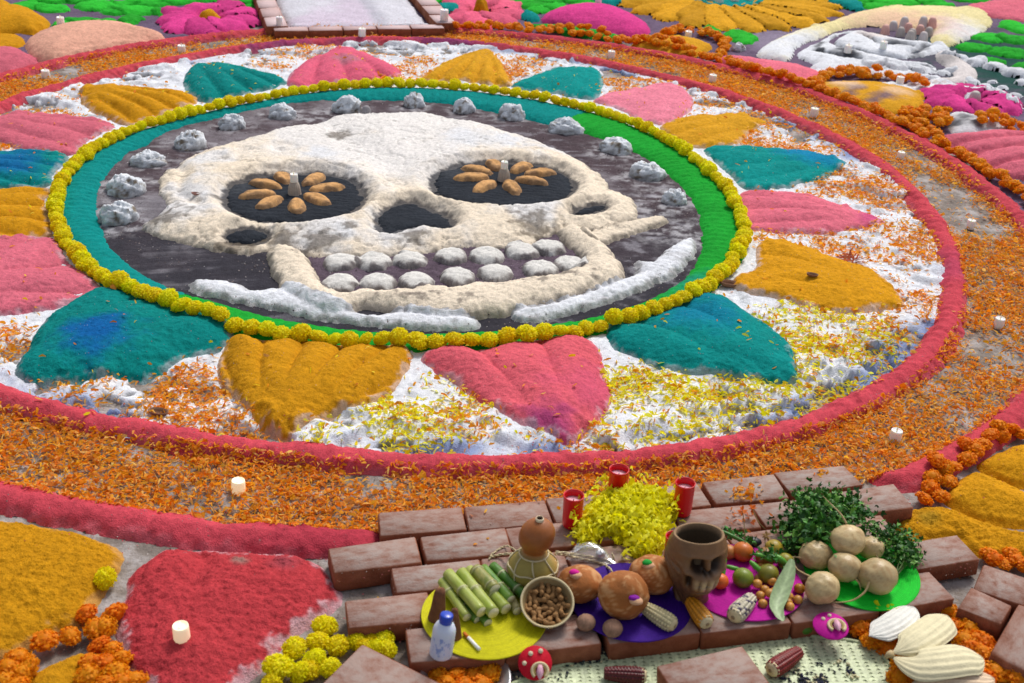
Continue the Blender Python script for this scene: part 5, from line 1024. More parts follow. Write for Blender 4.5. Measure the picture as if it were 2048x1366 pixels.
# bowl of peanuts tilted towards the viewer
def bowl():
    x, y, z = at(1092, 1262); m = mpp(1092, 1225, ZT); r = 53 * m; t = tag(empty('gourd_bowl', (0, 0, 0)), 'round gourd bowl tilted forward and filled with peanuts', 'bowl')
    Rx = Matrix.Rotation(math.radians(30), 4, 'X'); cxyz = Vector((x, y + r * .62, z + r * .84)); Mx = Matrix.Translation(cxyz) @ Rx
    g = G(); pr = [(0, -.80), (.35, -.76), (.62, -.60), (.84, -.32), (.95, 0), (1.0, .02), (1.0, .05), (.95, .055), (.90, 0), (.80, -.28), (.6, -.52), (.3, -.66), (0, -.7)]
    P = np.array([[(a * r * math.cos(q), a * r * math.sin(q), b * r) for q in np.linspace(0, 2 * math.pi, 56, endpoint=False)] for a, b in pr]); c = np.zeros(P.shape); c[:] = C(150, 126, 84); c[5:8] = C(206, 190, 150); c[8:] = C(140, 118, 80)
    P = P @ np.array(Mx.to_3x3()).T + np.array(Mx.translation); g.grid(P, c, True); link('shell', g.mesh('shell', M_MATTE), t)
    ms = []
    for k in range(3):
        g = G(); L = .019; pf = [(0, -1.05), (.22, -1.0), (.42, -.8), (.46, -.5), (.38, -.2), (.30, 0), (.36, .2), (.46, .5), (.40, .8), (.2, 1.0), (0, 1.03)]; rn = np.random.default_rng(k)
        n = 12; P = np.zeros((len(pf), n, 3))
        for i, (a, b) in enumerate(pf):
            for j in range(n):
                q = 2 * math.pi * j / n; w_ = 1 + .07 * math.cos(q * 5) + rn.uniform(-.05, .05); P[i, j] = (a * L * w_ * math.cos(q) * .9, a * L * w_ * math.sin(q) * .9, b * L * (.9 + .1 * k))
        P[..., 0] += .002 * np.cos(P[..., 2] / L * 2); g.grid(P, C(146, 108, 66) * (1 + .18 * (rn.random(P.shape[:2]) - .5))[..., None], True); ms.append(g.mesh('peanut', M_MATTE))
    rn = random.Random(5); n = 0; k = 0
    while k < 62:
        a = k * 2.39996; rad = math.sqrt((k % 31 + .5) / 31) * .80 * r; lv = k // 31
        p = Mx @ Vector((rad * math.cos(a), rad * math.sin(a), -.30 * r * (1 - (rad / r) ** 2) + (-.02 if lv else -.20) * r - .08 * r + rn.uniform(-.04, .04) * r))
        o = link('peanut', rn.choice(ms), None, p); o.rotation_euler = (rn.uniform(1.0, 2.1), rn.uniform(-.4, .4), rn.uniform(0, 6.28)); s = rn.uniform(.8, 1.05); o.scale = (s, s, s)
        tag(o, 'brown unshelled peanut lying in the tilted gourd bowl', 'peanut', 'peanuts in the gourd bowl'); k += 1
bowl()
# sugar cane
def cane(p0, p1, z0, z1, wpx, label, cols=(C(140, 158, 48), C(168, 176, 92)), nodes=(.45,)):
    a = np.array((*W(*p0, z0), z0)); b = np.array((*W(*p1, z1), z1)); r = wpx / 2 * 1.14 * mpp(p0[0], p0[1], z0); L = np.linalg.norm(b - a); d = (b - a) / L
    t = tag(empty('sugar_cane', tuple(a)), label, 'sugar cane', 'cut sugar cane pieces'); ts = sorted(list(np.linspace(0, 1, 12)) + [n_ + e for n_ in nodes for e in (-.03, -.012, 0, .012, .03)]); pts = [(b - a) * q for q in ts]
    rr_ = [r * (1 + sum(.13 * math.exp(-((q - n_) / .014) ** 2) for n_ in nodes)) for q in ts]; g = G(); g.tube(pts, np.array(rr_), 18, cols[0], True)
    V = np.vstack(g.V); n_ = fbm(V[:, 0] * 6 + V[:, 1], V[:, 2] * 6 + V[:, 1] * 2, .06, 3, int(p0[0]) % 5); tt = (V @ d) / L
    c = mixc(np.broadcast_to(cols[0], V.shape), cols[1], np.clip(.5 + n_ * 1.4, 0, 1))
    for q in nodes: c = mixc(c, C(196, 190, 150), np.exp(-((tt - q) / .02) ** 2) * .8); c = mixc(c, C(90, 84, 40), np.exp(-((tt - q - .035) / .014) ** 2) * .5)
    g.c = [c]; link('stalk', g.mesh('stalk', M_SKIN), t)
    g = G(); e = d * L; g.tube([e - d * .0005, e + d * .0008], r * .93, 18, C(214, 208, 170)); g.tube([-d * .0008, d * .0005], r * .9, 18, C(190, 186, 120)); link('cut_end', g.mesh('cut_end', M_MATTE), t)
GR2 = (C(70, 120, 26), C(110, 146, 50)); GR3 = (C(62, 108, 28), C(86, 130, 40))
z1_, z2_ = ZT + .022, ZT + .05
cane((896,1147), (963,1224), z2_, z2_ - .004, 21, 'fat pale sugar cane piece on top, leftmost of the large ones'); cane((922,1145), (987,1226), z2_, z2_ - .006, 22, 'fat pale sugar cane piece on top, second of the large ones')
cane((968,1172), (1012,1218), z1_ + .012, z1_ + .008, 22, 'short sugar cane piece with a round cut end, right of the two fat ones'); cane((951,1140), (990,1180), z2_, z2_, 24, 'sugar cane piece with a brown papery sheath', (C(110, 122, 50), C(156, 150, 84)), (.1, .8))
cane((966,1137), (1022,1200), z2_ - .006, z2_ - .012, 19, 'bright green sugar cane piece behind the sheathed one', GR2, (.6,)); cane((985,1132), (1048,1190), z2_ - .012, z1_ + .01, 18, 'dark green sugar cane piece, farthest right, nearest the gourd', GR3, (.3, .8))
cane((884,1162), (934,1235), z1_ + .01, z1_, 17, 'thin sugar cane piece on the left edge of the pile', nodes=(.3,)); cane((898,1185), (955,1240), z1_ - .006, z1_ - .01, 16, 'green sugar cane piece under the fat ones with a pointed end', GR2, (.55,))
cane((935,1195), (976,1246), z1_ - .006, z1_ - .01, 17, 'lower sugar cane piece under the pile with a split end', GR2, (.5,)); cane((938,1140), (962,1170), z1_, z1_, 20, 'sugar cane piece at the back of the pile, mostly covered'); cane((1000,1160), (1035,1222), z1_, z1_ - .004, 17, 'lower sugar cane piece beside the peanut bowl', (C(150, 140, 96), C(120, 130, 60)), (.4,))
# brown cones
def cone(px, py, pt, wpx, label, lean=(0, 0)):
    x, y, z = at(px, py); m = mpp(px, py, ZT); h = topz(x, y, pt) - z; r = wpx / 2 * m; g = G(); P = []
    for i in range(18):
        f = i / 17; rr_ = r * (1 - .45 * f) * (1 if f < .9 else math.sqrt(max(0, 1 - ((f - .9) / .1) ** 2)) * .999); P.append([(rr_ * math.cos(a) * (1 + .05 * math.sin(3 * a + 5 * f)) + lean[0] * f * h, rr_ * math.sin(a) + lean[1] * f * h, f * h) for a in np.linspace(0, 2 * math.pi, 24, endpoint=False)])
    P = np.array(P); nn = fbm(P[..., 0] * 3 + P[..., 2], P[..., 1] + P[..., 2] * 2, .03, 3, 3); g.grid(P, C(112, 74, 52) * (1 + .3 * nn)[..., None], True, True, True); tag(link('sugar_cone', g.mesh('sugar_cone', M_STONE), None, (x, y, z)), label, 'sugar cone', 'brown cones beside the bottle')
cone(872, 1240, 1176, 36, 'brown tapering cone behind the bottle on the yellow placemat, taller and darker', (.1, 0)); cone(912, 1278, 1216, 24, 'slim brown upright cone between bottle and cigarette', (-.05, 0))
# bottle
def bottle():
    x, y, z = at(881, 1310); h = topz(x, y, 1231) - z; r = 23 * mpp(881, 1300, ZT); t = tag(empty('plastic_bottle', (x, y, z), -.1, (math.radians(-3), math.radians(6), 0)), 'small milky plastic bottle with a blue cap on the front left brick', 'bottle')
    g = G(); pr = [(0, 0), (.85, 0), (.97, .03), (1, .08), (1, .60), (.97, .66), (.80, .75), (.58, .80), (.50, .82), (.50, .86), (0, .86)]; g.lathe([(a * r, b * h) for a, b in pr], 40, C(206, 214, 232)); link('bottle_body', g.mesh('bottle_body', M_WAX), t)
    g = G(); g.lathe([(.50 * r, .80 * h), (.56 * r, .815 * h), (.56 * r, .985 * h), (.48 * r, 1.0 * h), (0, 1.0 * h)], 60, C(10, 60, 180), flute=.02, nf=20); link('cap', g.mesh('cap', M_PLAS), t)
    g = G(); a = np.linspace(-2.7, -.6, 50); zz = np.linspace(.12, .56, 40) * h; A, Z = np.meshgrid(a, zz); P = np.stack([r * 1.006 * np.cos(A), r * 1.006 * np.sin(A), Z], -1)
    c = np.broadcast_to(C(200, 208, 230), P.shape); c = mixc(c, C(110, 140, 205), sm(.15, .4, fbm(A * .05, Z, .009, 3, 2) + .5 * np.exp(-((A + 1.75) / .5) ** 2) - .2) * .75); g.grid(P, c); link('faded_label', g.mesh('faded_label', M_WAX), t)
bottle()
def cig():
    a = np.array((*W(928, 1266, ZT + .012), ZT + .012)); b = np.array((*W(959, 1299, ZT + .010), ZT + .010)); t = tag(empty('cigarette', tuple(a)), 'white cigarette with orange tip lying on the yellow placemat', 'cigarette'); d = b - a
    g = G(); g.tube([d * .28, d], .0048, 12, (.8, .8, .78)); link('paper_tube', g.mesh('paper_tube', M_MATTE), t); g = G(); g.tube([d * 0, d * .28], .0047, 12, C(196, 110, 40)); link('filter', g.mesh('filter', M_MATTE), t)
cig()
# bread rolls
def ball(name, g_r, col, seed, n=(18, 28), amp=.04, mat=None, dust=None):
    g = G(); th = np.linspace(-math.pi / 2, math.pi / 2, n[0]); ph = np.linspace(0, 2 * math.pi, n[1], endpoint=False); P = np.array([[(math.cos(a) * math.cos(b), math.cos(a) * math.sin(b), math.sin(a)) for b in ph] for a in th])
    nn = fbm(P[..., 0] + seed + P[..., 2] * .7, P[..., 1] + P[..., 2] * .9, .7, 3, seed % 5); f = fbm(P[..., 0] * 1.3 + seed + P[..., 2], P[..., 1] - P[..., 2], .16, 2, (seed + 1) % 5); P2 = P * (1 + amp * nn)[..., None] * np.array(g_r)
    c = col * (1 + .22 * nn + .08 * f)[..., None]
    if dust is not None: c = mixc(c, dust, sm(.05, .45, f + .5 * nn) * .55)
    g.grid(P2, c, True); return g.mesh(name, mat or M_SKIN)
def bread(px, py, w_, d_, h_, knob, kcol, label, seed, rot=0):
    x, y, z = at(px, py); t = tag(empty('bread_roll', (x, y, z + .005), rot), label, 'bread', 'round bread rolls on the purple placemat'); 
    link('crust', ball('crust', (w_, d_, h_), C(162, 98, 48), seed, (30, 44), .08, M_MATTE, C(214, 170, 120)), t, (0, 0, h_ * .93))
    k = link('coloured_knob', ball('coloured_knob', (.0145, .011, .008), kcol, seed + 1, (10, 14), .15, M_MATTE), t, knob); k2 = link('dough_knob', ball('dough_knob', (.018, .014, .010), C(206, 160, 124), seed + 2, (10, 14), .2, M_MATTE), t, (knob[0] + .006, knob[1] - .004, knob[2] - .007))
bread(1157, 1196, .064, .058, .048, (-.018, -.012, .092), C(206, 20, 140), 'bread roll with a bright pink knob on top, left of the largest roll', 3)
bread(1302, 1180, .066, .060, .052, (-.022, -.014, .100), C(20, 150, 50), 'bread roll with a green knob on top, behind the largest roll', 5)
bread(1243, 1230, .070, .062, .070, (.022, -.052, .098), C(130, 20, 150), 'largest bread roll, egg shaped, with a purple knob on its front', 8)
for i, (a, b, r_, l) in enumerate([(1171,1258,.026,'left'), (1224,1270,.027,'right')]):
    x, y, z = at(a, b); o = link('chocolate_ball', ball('chocolate_ball', (r_, r_, r_ * .85), C(150, 116, 96), 20 + i, (14, 22), .05, M_STONE), None, (x, y, z + r_ * .86)); tag(o, 'greyish brown flattened ball on the purple placemat, the %s one' % l, 'ball')
# maize cobs
def cob(p0, p1, z0, z1, r, col, label, alt=None, mix=0, rows=12, seed=1, husk=None):
    a = np.array((*W(*p0, z0), z0)); b = np.array((*W(*p1, z1), z1)); L = np.linalg.norm(b - a); d = (b - a) / L; t = tag(empty('maize_cob', tuple(a)), label, 'maize cob', 'dried maize cobs')
    u = np.cross(d, (0, 0, 1)); u /= np.linalg.norm(u); v = np.cross(d, u); K = int(L / .0085); na, nl = rows * 5, K * 4 + 1; rn = np.random.default_rng(seed); kc = rn.random((K + 1, rows)); kb = rn.uniform(.85, 1.12, (K + 1, rows))
    P = np.zeros((nl, na, 3)); c = np.zeros((nl, na, 3))
    for i in range(nl):
        f = i / (nl - 1); base = r * (1 - .35 * f ** 2.5) * (.85 + .15 * min(1, f * 6))
        for j in range(na):
            q = 2 * math.pi * j / na; row = j // 5; e = abs(math.sin(math.pi * (j % 5 + .0) / 5)) ** .5; sh = .5 * (row % 2); w_ = (f * K + sh + .12 * math.sin(row * 2.1)); kf = abs(math.sin(math.pi * w_)) ** .5
            rr_ = base * (.84 + .17 * e * kf); P[i, j] = d * L * f + (u * math.cos(q) + v * math.sin(q)) * rr_; kk = int(w_) % (K + 1); cc_ = alt if (alt is not None and kc[kk, row] < mix) else col; c[i, j] = np.asarray(cc_) * kb[kk, row] * (.6 + .4 * e * kf)
    g = G(); g.grid(P, c, True, False, True); link('kernels', g.mesh('kernels', M_SKIN), t)
    g = G(); g.tube([-d * .006, -d * .001, d * .006], [r * .55, r * .72, r * .85], 16, C(206, 190, 150)); g.tube([-d * .0065, -d * .0058], r * .22, 10, C(150, 130, 100)); link('cob_end', g.mesh('cob_end', M_MATTE), t)
cob((1346,1250), (1288,1214), ZT + .022, ZT + .03, .0255, C(224, 208, 156), 'creamy white maize cob leaning on the largest bread roll', seed=3)
cob((1413,1246), (1380,1202), ZT + .022, ZT + .022, .026, C(224, 148, 30), 'orange yellow maize cob in front of the carved skull cup', seed=4)
cob((1468,1233), (1503,1196), ZT + .024, ZT + .024, .0275, C(206, 196, 170), 'whitish maize cob with purple kernels on the magenta placemat', C(70, 56, 84), .22, 13, 5)
cob((1543,1340), (1598,1304), .034, .03, .0265, C(128, 26, 24), 'brick red maize cob on the palm mat right of the loose brick', seed=6)
cob((1288,1352), (1208,1346), .03, .03, .024, C(92, 12, 18), 'dark wine red maize cob on the palm mat in front of the bricks', seed=7)
# carved skull cup
def skull_cup():
    x, y, z = at(1381, 1190); m = mpp(1383, 1160, ZT); rx = 56 * m; h = topz(x, y, 1068) - z; n, k = 140, 110; face = math.radians(-90 + 16); g = G(); P = np.zeros((k, n, 3)); c = np.zeros((k, n, 3)); wood = C(120, 86, 56)
    prof = [(0, .62), (.03, .66), (.10, .64), (.2, .66), (.32, .78), (.45, .93), (.6, 1.0), (.72, 1.04), (.86, 1.0), (.95, .92), (1, .86)]; fz = [p[0] for p in prof]; fr = [p[1] for p in prof]
    th = np.linspace(0, 2 * math.pi, n, endpoint=False); F, T = np.meshgrid(np.linspace(0, 1, k), th, indexing='ij'); R = np.interp(F, fz, fr) * rx; D = (T - face + math.pi) % (2 * math.pi) - math.pi
    def gb(a0, f0, wa, wf, p=2): return np.exp(-(np.abs((D - a0) / wa) ** p + np.abs((F - f0) / wf) ** p))
    jut = gb(0, .44, .55, .22, 3) * .26; R = R + rx * jut                                         # jaw and teeth come forward
    R = R + rx * .05 * gb(0, .85, .7, .025) + rx * .14 * gb(.66, .64, .20, .06) + rx * .14 * gb(-.66, .64, .20, .06)
    R = R - rx * .5 * gb(.36, .73, .24, .09, 3) - rx * .5 * gb(-.36, .73, .24, .09, 3)
    R = R + rx * .12 * gb(0, .75, .08, .07); R = R - rx * .30 * (gb(.075, .645, .065, .042) + gb(-.075, .645, .065, .042))
    tee = np.abs(np.sin(D * 13)) ** .5; zone = gb(0, .48, .42, .085, 4); R = R - rx * .15 * (1 - tee) * zone - rx * .07 * gb(0, .475, .42, .010)
    R = R - rx * .26 * gb(.62, .48, .13, .11, 3) - rx * .26 * gb(-.62, .48, .13, .11, 3) - rx * .12 * gb(0, .33, .35, .022)
    side = sm(.75, 1.0, np.abs(D)); R = R * (1 + .06 * side * np.sin(D * 9 + F * 22 + 3 * np.sin(F * 9)) * sm(.8, .6, F)) - rx * .1 * side * sm(.3, .1, F) * np.abs(np.sin(F * 14 + D * 3))
    nn = fbm(D * .3, F, .12, 3, 2); R = R * (1 + .02 * nn)
    P = np.stack([R * np.cos(T), R * np.sin(T) * 1.0, F * h], -1); P[..., 2] -= .045 * h * F ** 3 * np.cos(T - face + math.pi) * 1.6
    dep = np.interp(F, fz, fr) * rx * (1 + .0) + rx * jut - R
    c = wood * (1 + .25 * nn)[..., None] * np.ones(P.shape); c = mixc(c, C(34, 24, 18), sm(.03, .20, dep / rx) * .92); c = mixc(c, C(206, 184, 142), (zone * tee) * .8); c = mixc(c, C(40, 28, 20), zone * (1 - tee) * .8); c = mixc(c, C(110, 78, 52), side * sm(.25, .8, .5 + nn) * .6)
    g.grid(P, c, True, True, False)
    t = tag(empty('skull_cup', (x, y, z)), 'carved brown skull cup with an open hollow top among the offerings', 'skull cup'); link('carved_skull', g.mesh('carved_skull', M_SKIN), t)
    top = P[-1]; ct = top.mean(0); g = G(); rings = [top, top * .985 + ct * .015 + (0, 0, .003), ct + (top - ct) * .90 + (0, 0, .002), ct + (top - ct) * .87 - (0, 0, .02), ct + (top - ct) * .80 - (0, 0, .07), ct + (top - ct) * .55 - (0, 0, .11), ct + (top - ct) * .02 - (0, 0, .115)]
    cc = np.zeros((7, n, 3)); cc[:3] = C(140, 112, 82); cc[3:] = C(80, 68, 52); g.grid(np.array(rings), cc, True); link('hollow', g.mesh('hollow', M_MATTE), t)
skull_cup()
# small fruits on the magenta mat
FR = ball('guava', (1, 1, .92), C(126, 136, 30), 3, (18, 26), .03)
def fruit(px, py, rp_, col, name, label, cat, grp=None, dz=0, mesh_=None):
    x, y, z = at(px, py + rp_ * .65); r_ = rp_ * mpp(px, py, ZT); me = ball(name, (r_, r_, r_ * .9), col, int(px) % 17, (14, 20), .03) ; o = link(name, me, None, (x, y, z + r_ * .95 + .003 + dz)); return tag(o, label, cat, grp)
OG = C(190, 100, 26); GG = C(112, 128, 30); YG = C(160, 138, 36); TJ = C(190, 132, 56)
for a, b, r_, col, l in [(1483,1160,21,GG,'round green fruit at the front left of the magenta placemat'),(1438,1166,17,C(206, 96, 24),'orange fruit half hidden behind the right side of the skull cup'),(1483,1108,21,OG,'orange brown fruit behind the green pods, left'),(1533,1152,21,C(120, 116, 30),'olive green fruit behind the cluster of yellow berries'),(1528,1118,20,C(150, 104, 36),'brownish fruit under the green sprigs'),(1568,1126,17,C(140, 132, 30),'yellow green fruit behind the long leaf'),(1455,1108,16,C(176, 110, 50),'dull orange fruit right of the skull cup'),(1545,1100,18,YG,'yellowish fruit at the back of the magenta placemat'),(1597,1180,11,C(170, 110, 24),'small orange brown fruit right of the long leaf')]:
    fruit(a, b, r_, col, 'round_fruit', l, 'fruit', 'round fruits on the magenta placemat')
for i, (a, b) in enumerate([(1516,1160),(1512,1177),(1528,1182),(1541,1172),(1519,1194),(1537,1196),(1524,1210),(1548,1186),(1522,1137),(1576,1196),(1574,1208),(1578,1216),(1594,1202),(1548,1208)]):
    fruit(a, b, 9.5, TJ * (1 + .1 * math.sin(i * 3)), 'hawthorn_berry', ('small ochre berry right of the long leaf' if a > 1565 else 'small ochre berry in the cluster left of the long leaf'), 'berry', 'small ochre berries', .012 if i in (1, 3, 5) else 0)
def pod(pts, r_, label, col=C(84, 150, 40)):
    P = np.array([(*W(a, b, z_), z_) for a, b, z_ in pts]); S_ = cr_closed(P, 6, False); n_ = len(S_); f = np.linspace(0, 1, n_); rr_ = r_ * np.clip(np.sin(math.pi * (.04 + .92 * f)) ** .5, .1, 1) * (1 + .06 * np.sin(f * 30)); g = G(); g.tube(S_, rr_, 10, col); tag(link('green_pod', g.mesh('green_pod', M_SKIN)), label, 'chili pod', 'green pods among the fruits')
pod([(1449,1085,.15),(1448,1110,.14),(1446,1140,.11),(1444,1168,.085)], .0085, 'long green pod hanging down beside the skull cup'); pod([(1450,1132,.11),(1465,1136,.11),(1482,1140,.105)], .007, 'short green pod crossing to the green fruit'); pod([(1500,1122,.12),(1512,1134,.11),(1530,1148,.10)], .0085, 'green pod slanting over the middle fruits'); pod([(1545,1110,.125),(1560,1118,.12),(1574,1128,.11)], .0095, 'fat green pod above the long leaf'); pod([(1440,1060,.12),(1470,1075,.11),(1500,1090,.1)], .006, 'thin green pod behind, pointing to the black bean', C(60, 120, 36)); pod([(1505,1108,.13),(1525,1112,.125),(1545,1124,.11)], .0065, 'thin green pod crossing the brownish fruit')
def long_leaf(pts, wd, col, label, name='long_leaf', cup=.25, fold=0):
    P = cr_closed(np.array([(*W(a, b, z_), z_) for a, b, z_ in pts]), 7, False); n_ = len(P); g = G(); A = np.zeros((n_, 9, 3)); c = np.zeros((n_, 9, 3)); side = None
    for i in range(n_):
        d = P[min(i + 1, n_ - 1)] - P[max(i - 1, 0)]; d /= np.linalg.norm(d); s = np.cross(d, (0, -.3, 1)); s /= np.linalg.norm(s); up = np.cross(s, d); f = i / (n_ - 1); w_ = wd * max(math.sin(math.pi * min(f * .93 + .035, 1)) ** .75, .03)
        for j in range(9):
            e = (j - 4) / 4; A[i, j] = P[i] + s * w_ * e * .5 + up * (cup * w_ * e * e * .5 + .0015 * math.sin(f * 40 + abs(e) * 6) * abs(e)); c[i, j] = col * (1.25 if j == 4 else 1) * (1 + .1 * math.sin(f * 44 + abs(e) * 7))
    g.grid(A, c); B = A.copy(); B[..., 2] -= .0008; g.grid(B[:, ::-1], c); return tag(link(name, g.mesh(name, M_LEAF)), label, 'leaf')
long_leaf([(1584,1118,.14),(1576,1150,.12),(1562,1185,.10),(1553,1215,.09),(1566,1242,.085)], .048, C(136, 156, 112), 'long pale green leaf standing in front of the small berries')
# sprigs and herbs
def sprig(name, stems, nleaf, ls, label, cat, cols, seed, spread=.03, stemr=.0018, parent=None, droop=.02):
    r = np.random.default_rng(seed); t = tag(empty(name, (0, 0, 0)), label, cat); gs = G(); gl = G()
    for st in stems:
        P = cr_closed(np.array([(*W(a, b, z_), z_) for a, b, z_ in st]), 6, False); gs.tube(P, np.linspace(stemr * 1.3, stemr * .6, len(P)), 6, C(72, 96, 36))
        for q in range(nleaf):
            f = r.uniform(.2, 1) ** .8; p = P[int(f * (len(P) - 1))] + r.normal(0, spread, 3) * (1, 1, .6); p[2] = max(p[2], ZT + .004); d = r.normal(0, 1, 3) * (1, 1, .5); d /= np.linalg.norm(d); s = np.cross(d, r.normal(0, 1, 3)); s /= np.linalg.norm(s); up = np.cross(s, d); L = ls * r.uniform(.6, 1.3); c = cols[r.integers(len(cols))] * r.uniform(.7, 1.3)
            for b_ in (-1, 0, 1):                               # three lobes
                dd = d * math.cos(b_ * .9) + s * math.sin(b_ * .9); ss = np.cross(dd, up); k = .8 if b_ else 1
                gl.add([p, p + dd * L * k * .5 + ss * L * .28, p + dd * L * k + up * L * .15, p + dd * L * k * .5 - ss * L * .28, p + dd * L * k * .55 - up * L * .1], [(0, 1, 4), (1, 2, 4), (2, 3, 4), (3, 0, 4)], c)
    link('stems', gs.mesh('stems', M_LEAF), t); o = link('leaves', gl.mesh('leaves', M_LEAF, False), t); o['kind'] = 'stuff'
HC = [C(48, 104, 30), C(66, 126, 38), C(36, 82, 26), C(100, 150, 56)]
sprig('herb_bunch', [[(1690,1070,.12),(1660,1040,.17),(1625,1010,.15),(1600,995,.12)],[(1680,1065,.12),(1640,1040,.16),(1600,1030,.13),(1575,1050,.09)],[(1700,1070,.12),(1690,1035,.18),(1660,1005,.16),(1640,990,.12)],[(1670,1090,.12),(1630,1070,.15),(1600,1080,.11),(1580,1095,.08)],[(1700,1060,.13),(1720,1030,.16),(1700,1010,.12),(1680,1000,.09)],[(1660,1080,.13),(1640,1060,.15),(1620,1055,.12),(1590,1065,.09)]], 260, .0165, 'bushy green herb bunch spread out behind the pale root vegetables', 'herbs', HC, 3, .027)
sprig('herb_bunch', [[(1790,1150,.09),(1808,1120,.11),(1800,1090,.12),(1770,1065,.13),(1730,1050,.14)],[(1795,1150,.09),(1815,1115,.1),(1812,1080,.1),(1780,1055,.12)],[(1790,1152,.09),(1800,1110,.1),(1785,1080,.12),(1740,1060,.14)],[(1792,1152,.08),(1782,1120,.09),(1765,1095,.12),(1740,1075,.14)],[(1790,1152,.09),(1820,1120,.09),(1818,1095,.09),(1800,1075,.1)]], 150, .0125, 'green stems and leaflets arching over the green placemat on the right', 'herbs', HC, 5, .017, .0022)
sprig('green_sprig', [[(1450,1080,.1),(1480,1070,.11),(1510,1082,.1)],[(1440,1065,.1),(1460,1060,.1),(1490,1076,.1)],[(1500,1110,.13),(1530,1105,.13),(1560,1112,.12)],[(1520,1120,.12),(1545,1110,.13),(1575,1135,.1)]], 34, .013, 'small green sprigs lying across the round fruits', 'sprig', [C(60, 130, 40), C(40, 96, 30)], 7, .010)
def twig(pts, label, tip):
    P = cr_closed(np.array([(*W(a, b, z_), z_) for a, b, z_ in pts]), 6, False); t = tag(empty('flower_twig', tuple(P[0])), label, 'twig'); g = G(); g.tube(P - P[0], .0013, 6, C(120, 104, 60)); link('stem', g.mesh('stem', M_MATTE), t); r = np.random.default_rng(len(P) + int(pts[0][0])); g = G()
    for k in range(14):
        d = r.normal(0, 1, 3); d /= np.linalg.norm(d); s = np.cross(d, (0, 0, 1)); s /= np.linalg.norm(s) + 1e-6; p = P[-1] - P[0]; g.add([p, p + d * .01 + s * .004, p + d * .017, p + d * .01 - s * .004], [(0, 1, 2, 3)], tip)
    link('blossom', g.mesh('blossom', M_PETAL, False), t)
twig([(1492,1112,.10),(1490,1080,.13),(1488,1045,.16),(1485,1022,.18)], 'thin upright twig with an orange blossom behind the fruits', C(224, 120, 40)); twig([(1530,1058,ZT + .01),(1518,1045,ZT + .02),(1505,1018,ZT + .03)], 'thin twig with an orange blossom lying on the bricks behind the fruits', C(224, 120, 40)); twig([(1536,1112,.12),(1530,1085,.15),(1534,1072,.16)], 'short bare looking twig between fruits and herbs', C(150, 120, 70))
x, y, z = at(1502, 1090); tag(link('black_bean', ball('black_bean', (.03, .018, .014), C(22, 22, 32), 3, (12, 18), .06), None, (x, y, z + .012)), 'shiny black bean shaped fruit behind the round fruits', 'bean')
# root vegetables
def root(px, py, rp_, ry_, label, dz, seed, rot=0, tail=None):
    r_ = rp_ * mpp(px, py, ZT + dz); zc = ZT + dz + r_ * .92; x, y = W(px, py, zc); t = tag(empty('root_vegetable', (x, y, zc)), label, 'root vegetable', 'pale round root vegetables'); b = link('root_body', ball('root_body', (r_, r_ * .95, r_ * .9 * ry_), C(196, 172, 126) * (.92 + .12 * math.sin(seed)), seed, (30, 44), .09, M_SKIN, C(158, 122, 78)), t); b.rotation_euler = (0, 0, rot)
    g = G(); tp = np.array(tail) * r_; g.tube(cr_closed(tp, 5, False), np.linspace(.0034, .0008, (len(tp) - 1) * 5 + 1), 7, C(176, 152, 110)); link('root_tail', g.mesh('root_tail', M_MATTE), t)
root(1644, 1176, 34, 1.05, 'egg shaped pale root vegetable at the front left of its heap', 0, 2, .6, [(-.6, .6, .3), (-.9, 1.0, .2), (-1.2, 1.6, .1), (-1.3, 2.2, .4)])
root(1755, 1153, 38, 1, 'largest pale root vegetable, front right on the green placemat', 0, 5, 0, [(-.6, -.7, .2), (-.9, -1.1, -.2), (-1.6, -1.3, -.6), (-2.6, -1.2, -.7), (-3.4, -.2, -.5)])
root(1631, 1110, 32, .95, 'dull pale root vegetable at the back left under the herbs', 0, 7, 0, [(-.8, -.4, 0), (-1.2, -.3, 0), (-1.7, 0, -.2)])
root(1742, 1096, 25, 1, 'smallest pale root vegetable at the back right of its heap', .02, 9, 0, [(.2, -.9, 0), (.3, -1.2, -.1), (.5, -1.4, -.2)])
root(1689, 1134, 33, .92, 'pale root vegetable in the middle with a short pointed tail', .012, 12, 0, [(.5, -.8, -.2), (.7, -1.05, -.35), (.8, -1.2, -.7)])
root(1696, 1080, 34, .88, 'pale root vegetable on top of the heap with a stem going up', .052, 14, 0, [(-.1, .5, .75), (-.4, .9, 1.1), (-.9, 1.4, 1.4), (-1.3, 1.9, 1.6)])
# small plastic bag
def bag():
    x, y, z = at(1182, 1110); t = tag(empty('plastic_bag', (x, y, z)), 'small clear plastic bag with silvery paper in front of the yellow petals', 'bag'); r = np.random.default_rng(3); g = G(); n = 22; P = np.zeros((n, n, 3))
    for i in range(n):
        for j in range(n):
            u, v = i / (n - 1) * 2 - 1, j / (n - 1) * 2 - 1; P[i, j] = (u * .055 * (1 - .35 * v), v * .038 + .2 * u * -.05, .004 + .030 * max(0, 1 - u * u) * max(0, 1 - v * v) + r.uniform(0, .006))
    g.grid(P); B = P.copy(); B[..., 2] = .001; g.grid(B[:, ::-1]); link('film', g.mesh('film', M_BAG, False), t)
    g = G(); n = 14; th = np.linspace(-1.5, 1.5, n); P = np.array([[(math.cos(a) * math.cos(b), math.cos(a) * math.sin(b), math.sin(a)) for b in np.linspace(0, 2 * math.pi, 18, endpoint=False)] for a in th]) * (1 + r.uniform(-.22, .12, (n, 18)))[..., None] * (.016, .015, .014); g.grid(P, closed=True); link('silver_paper', g.mesh('silver_paper', M_FOIL, False), t, (.026, -.018, .018))
bag()
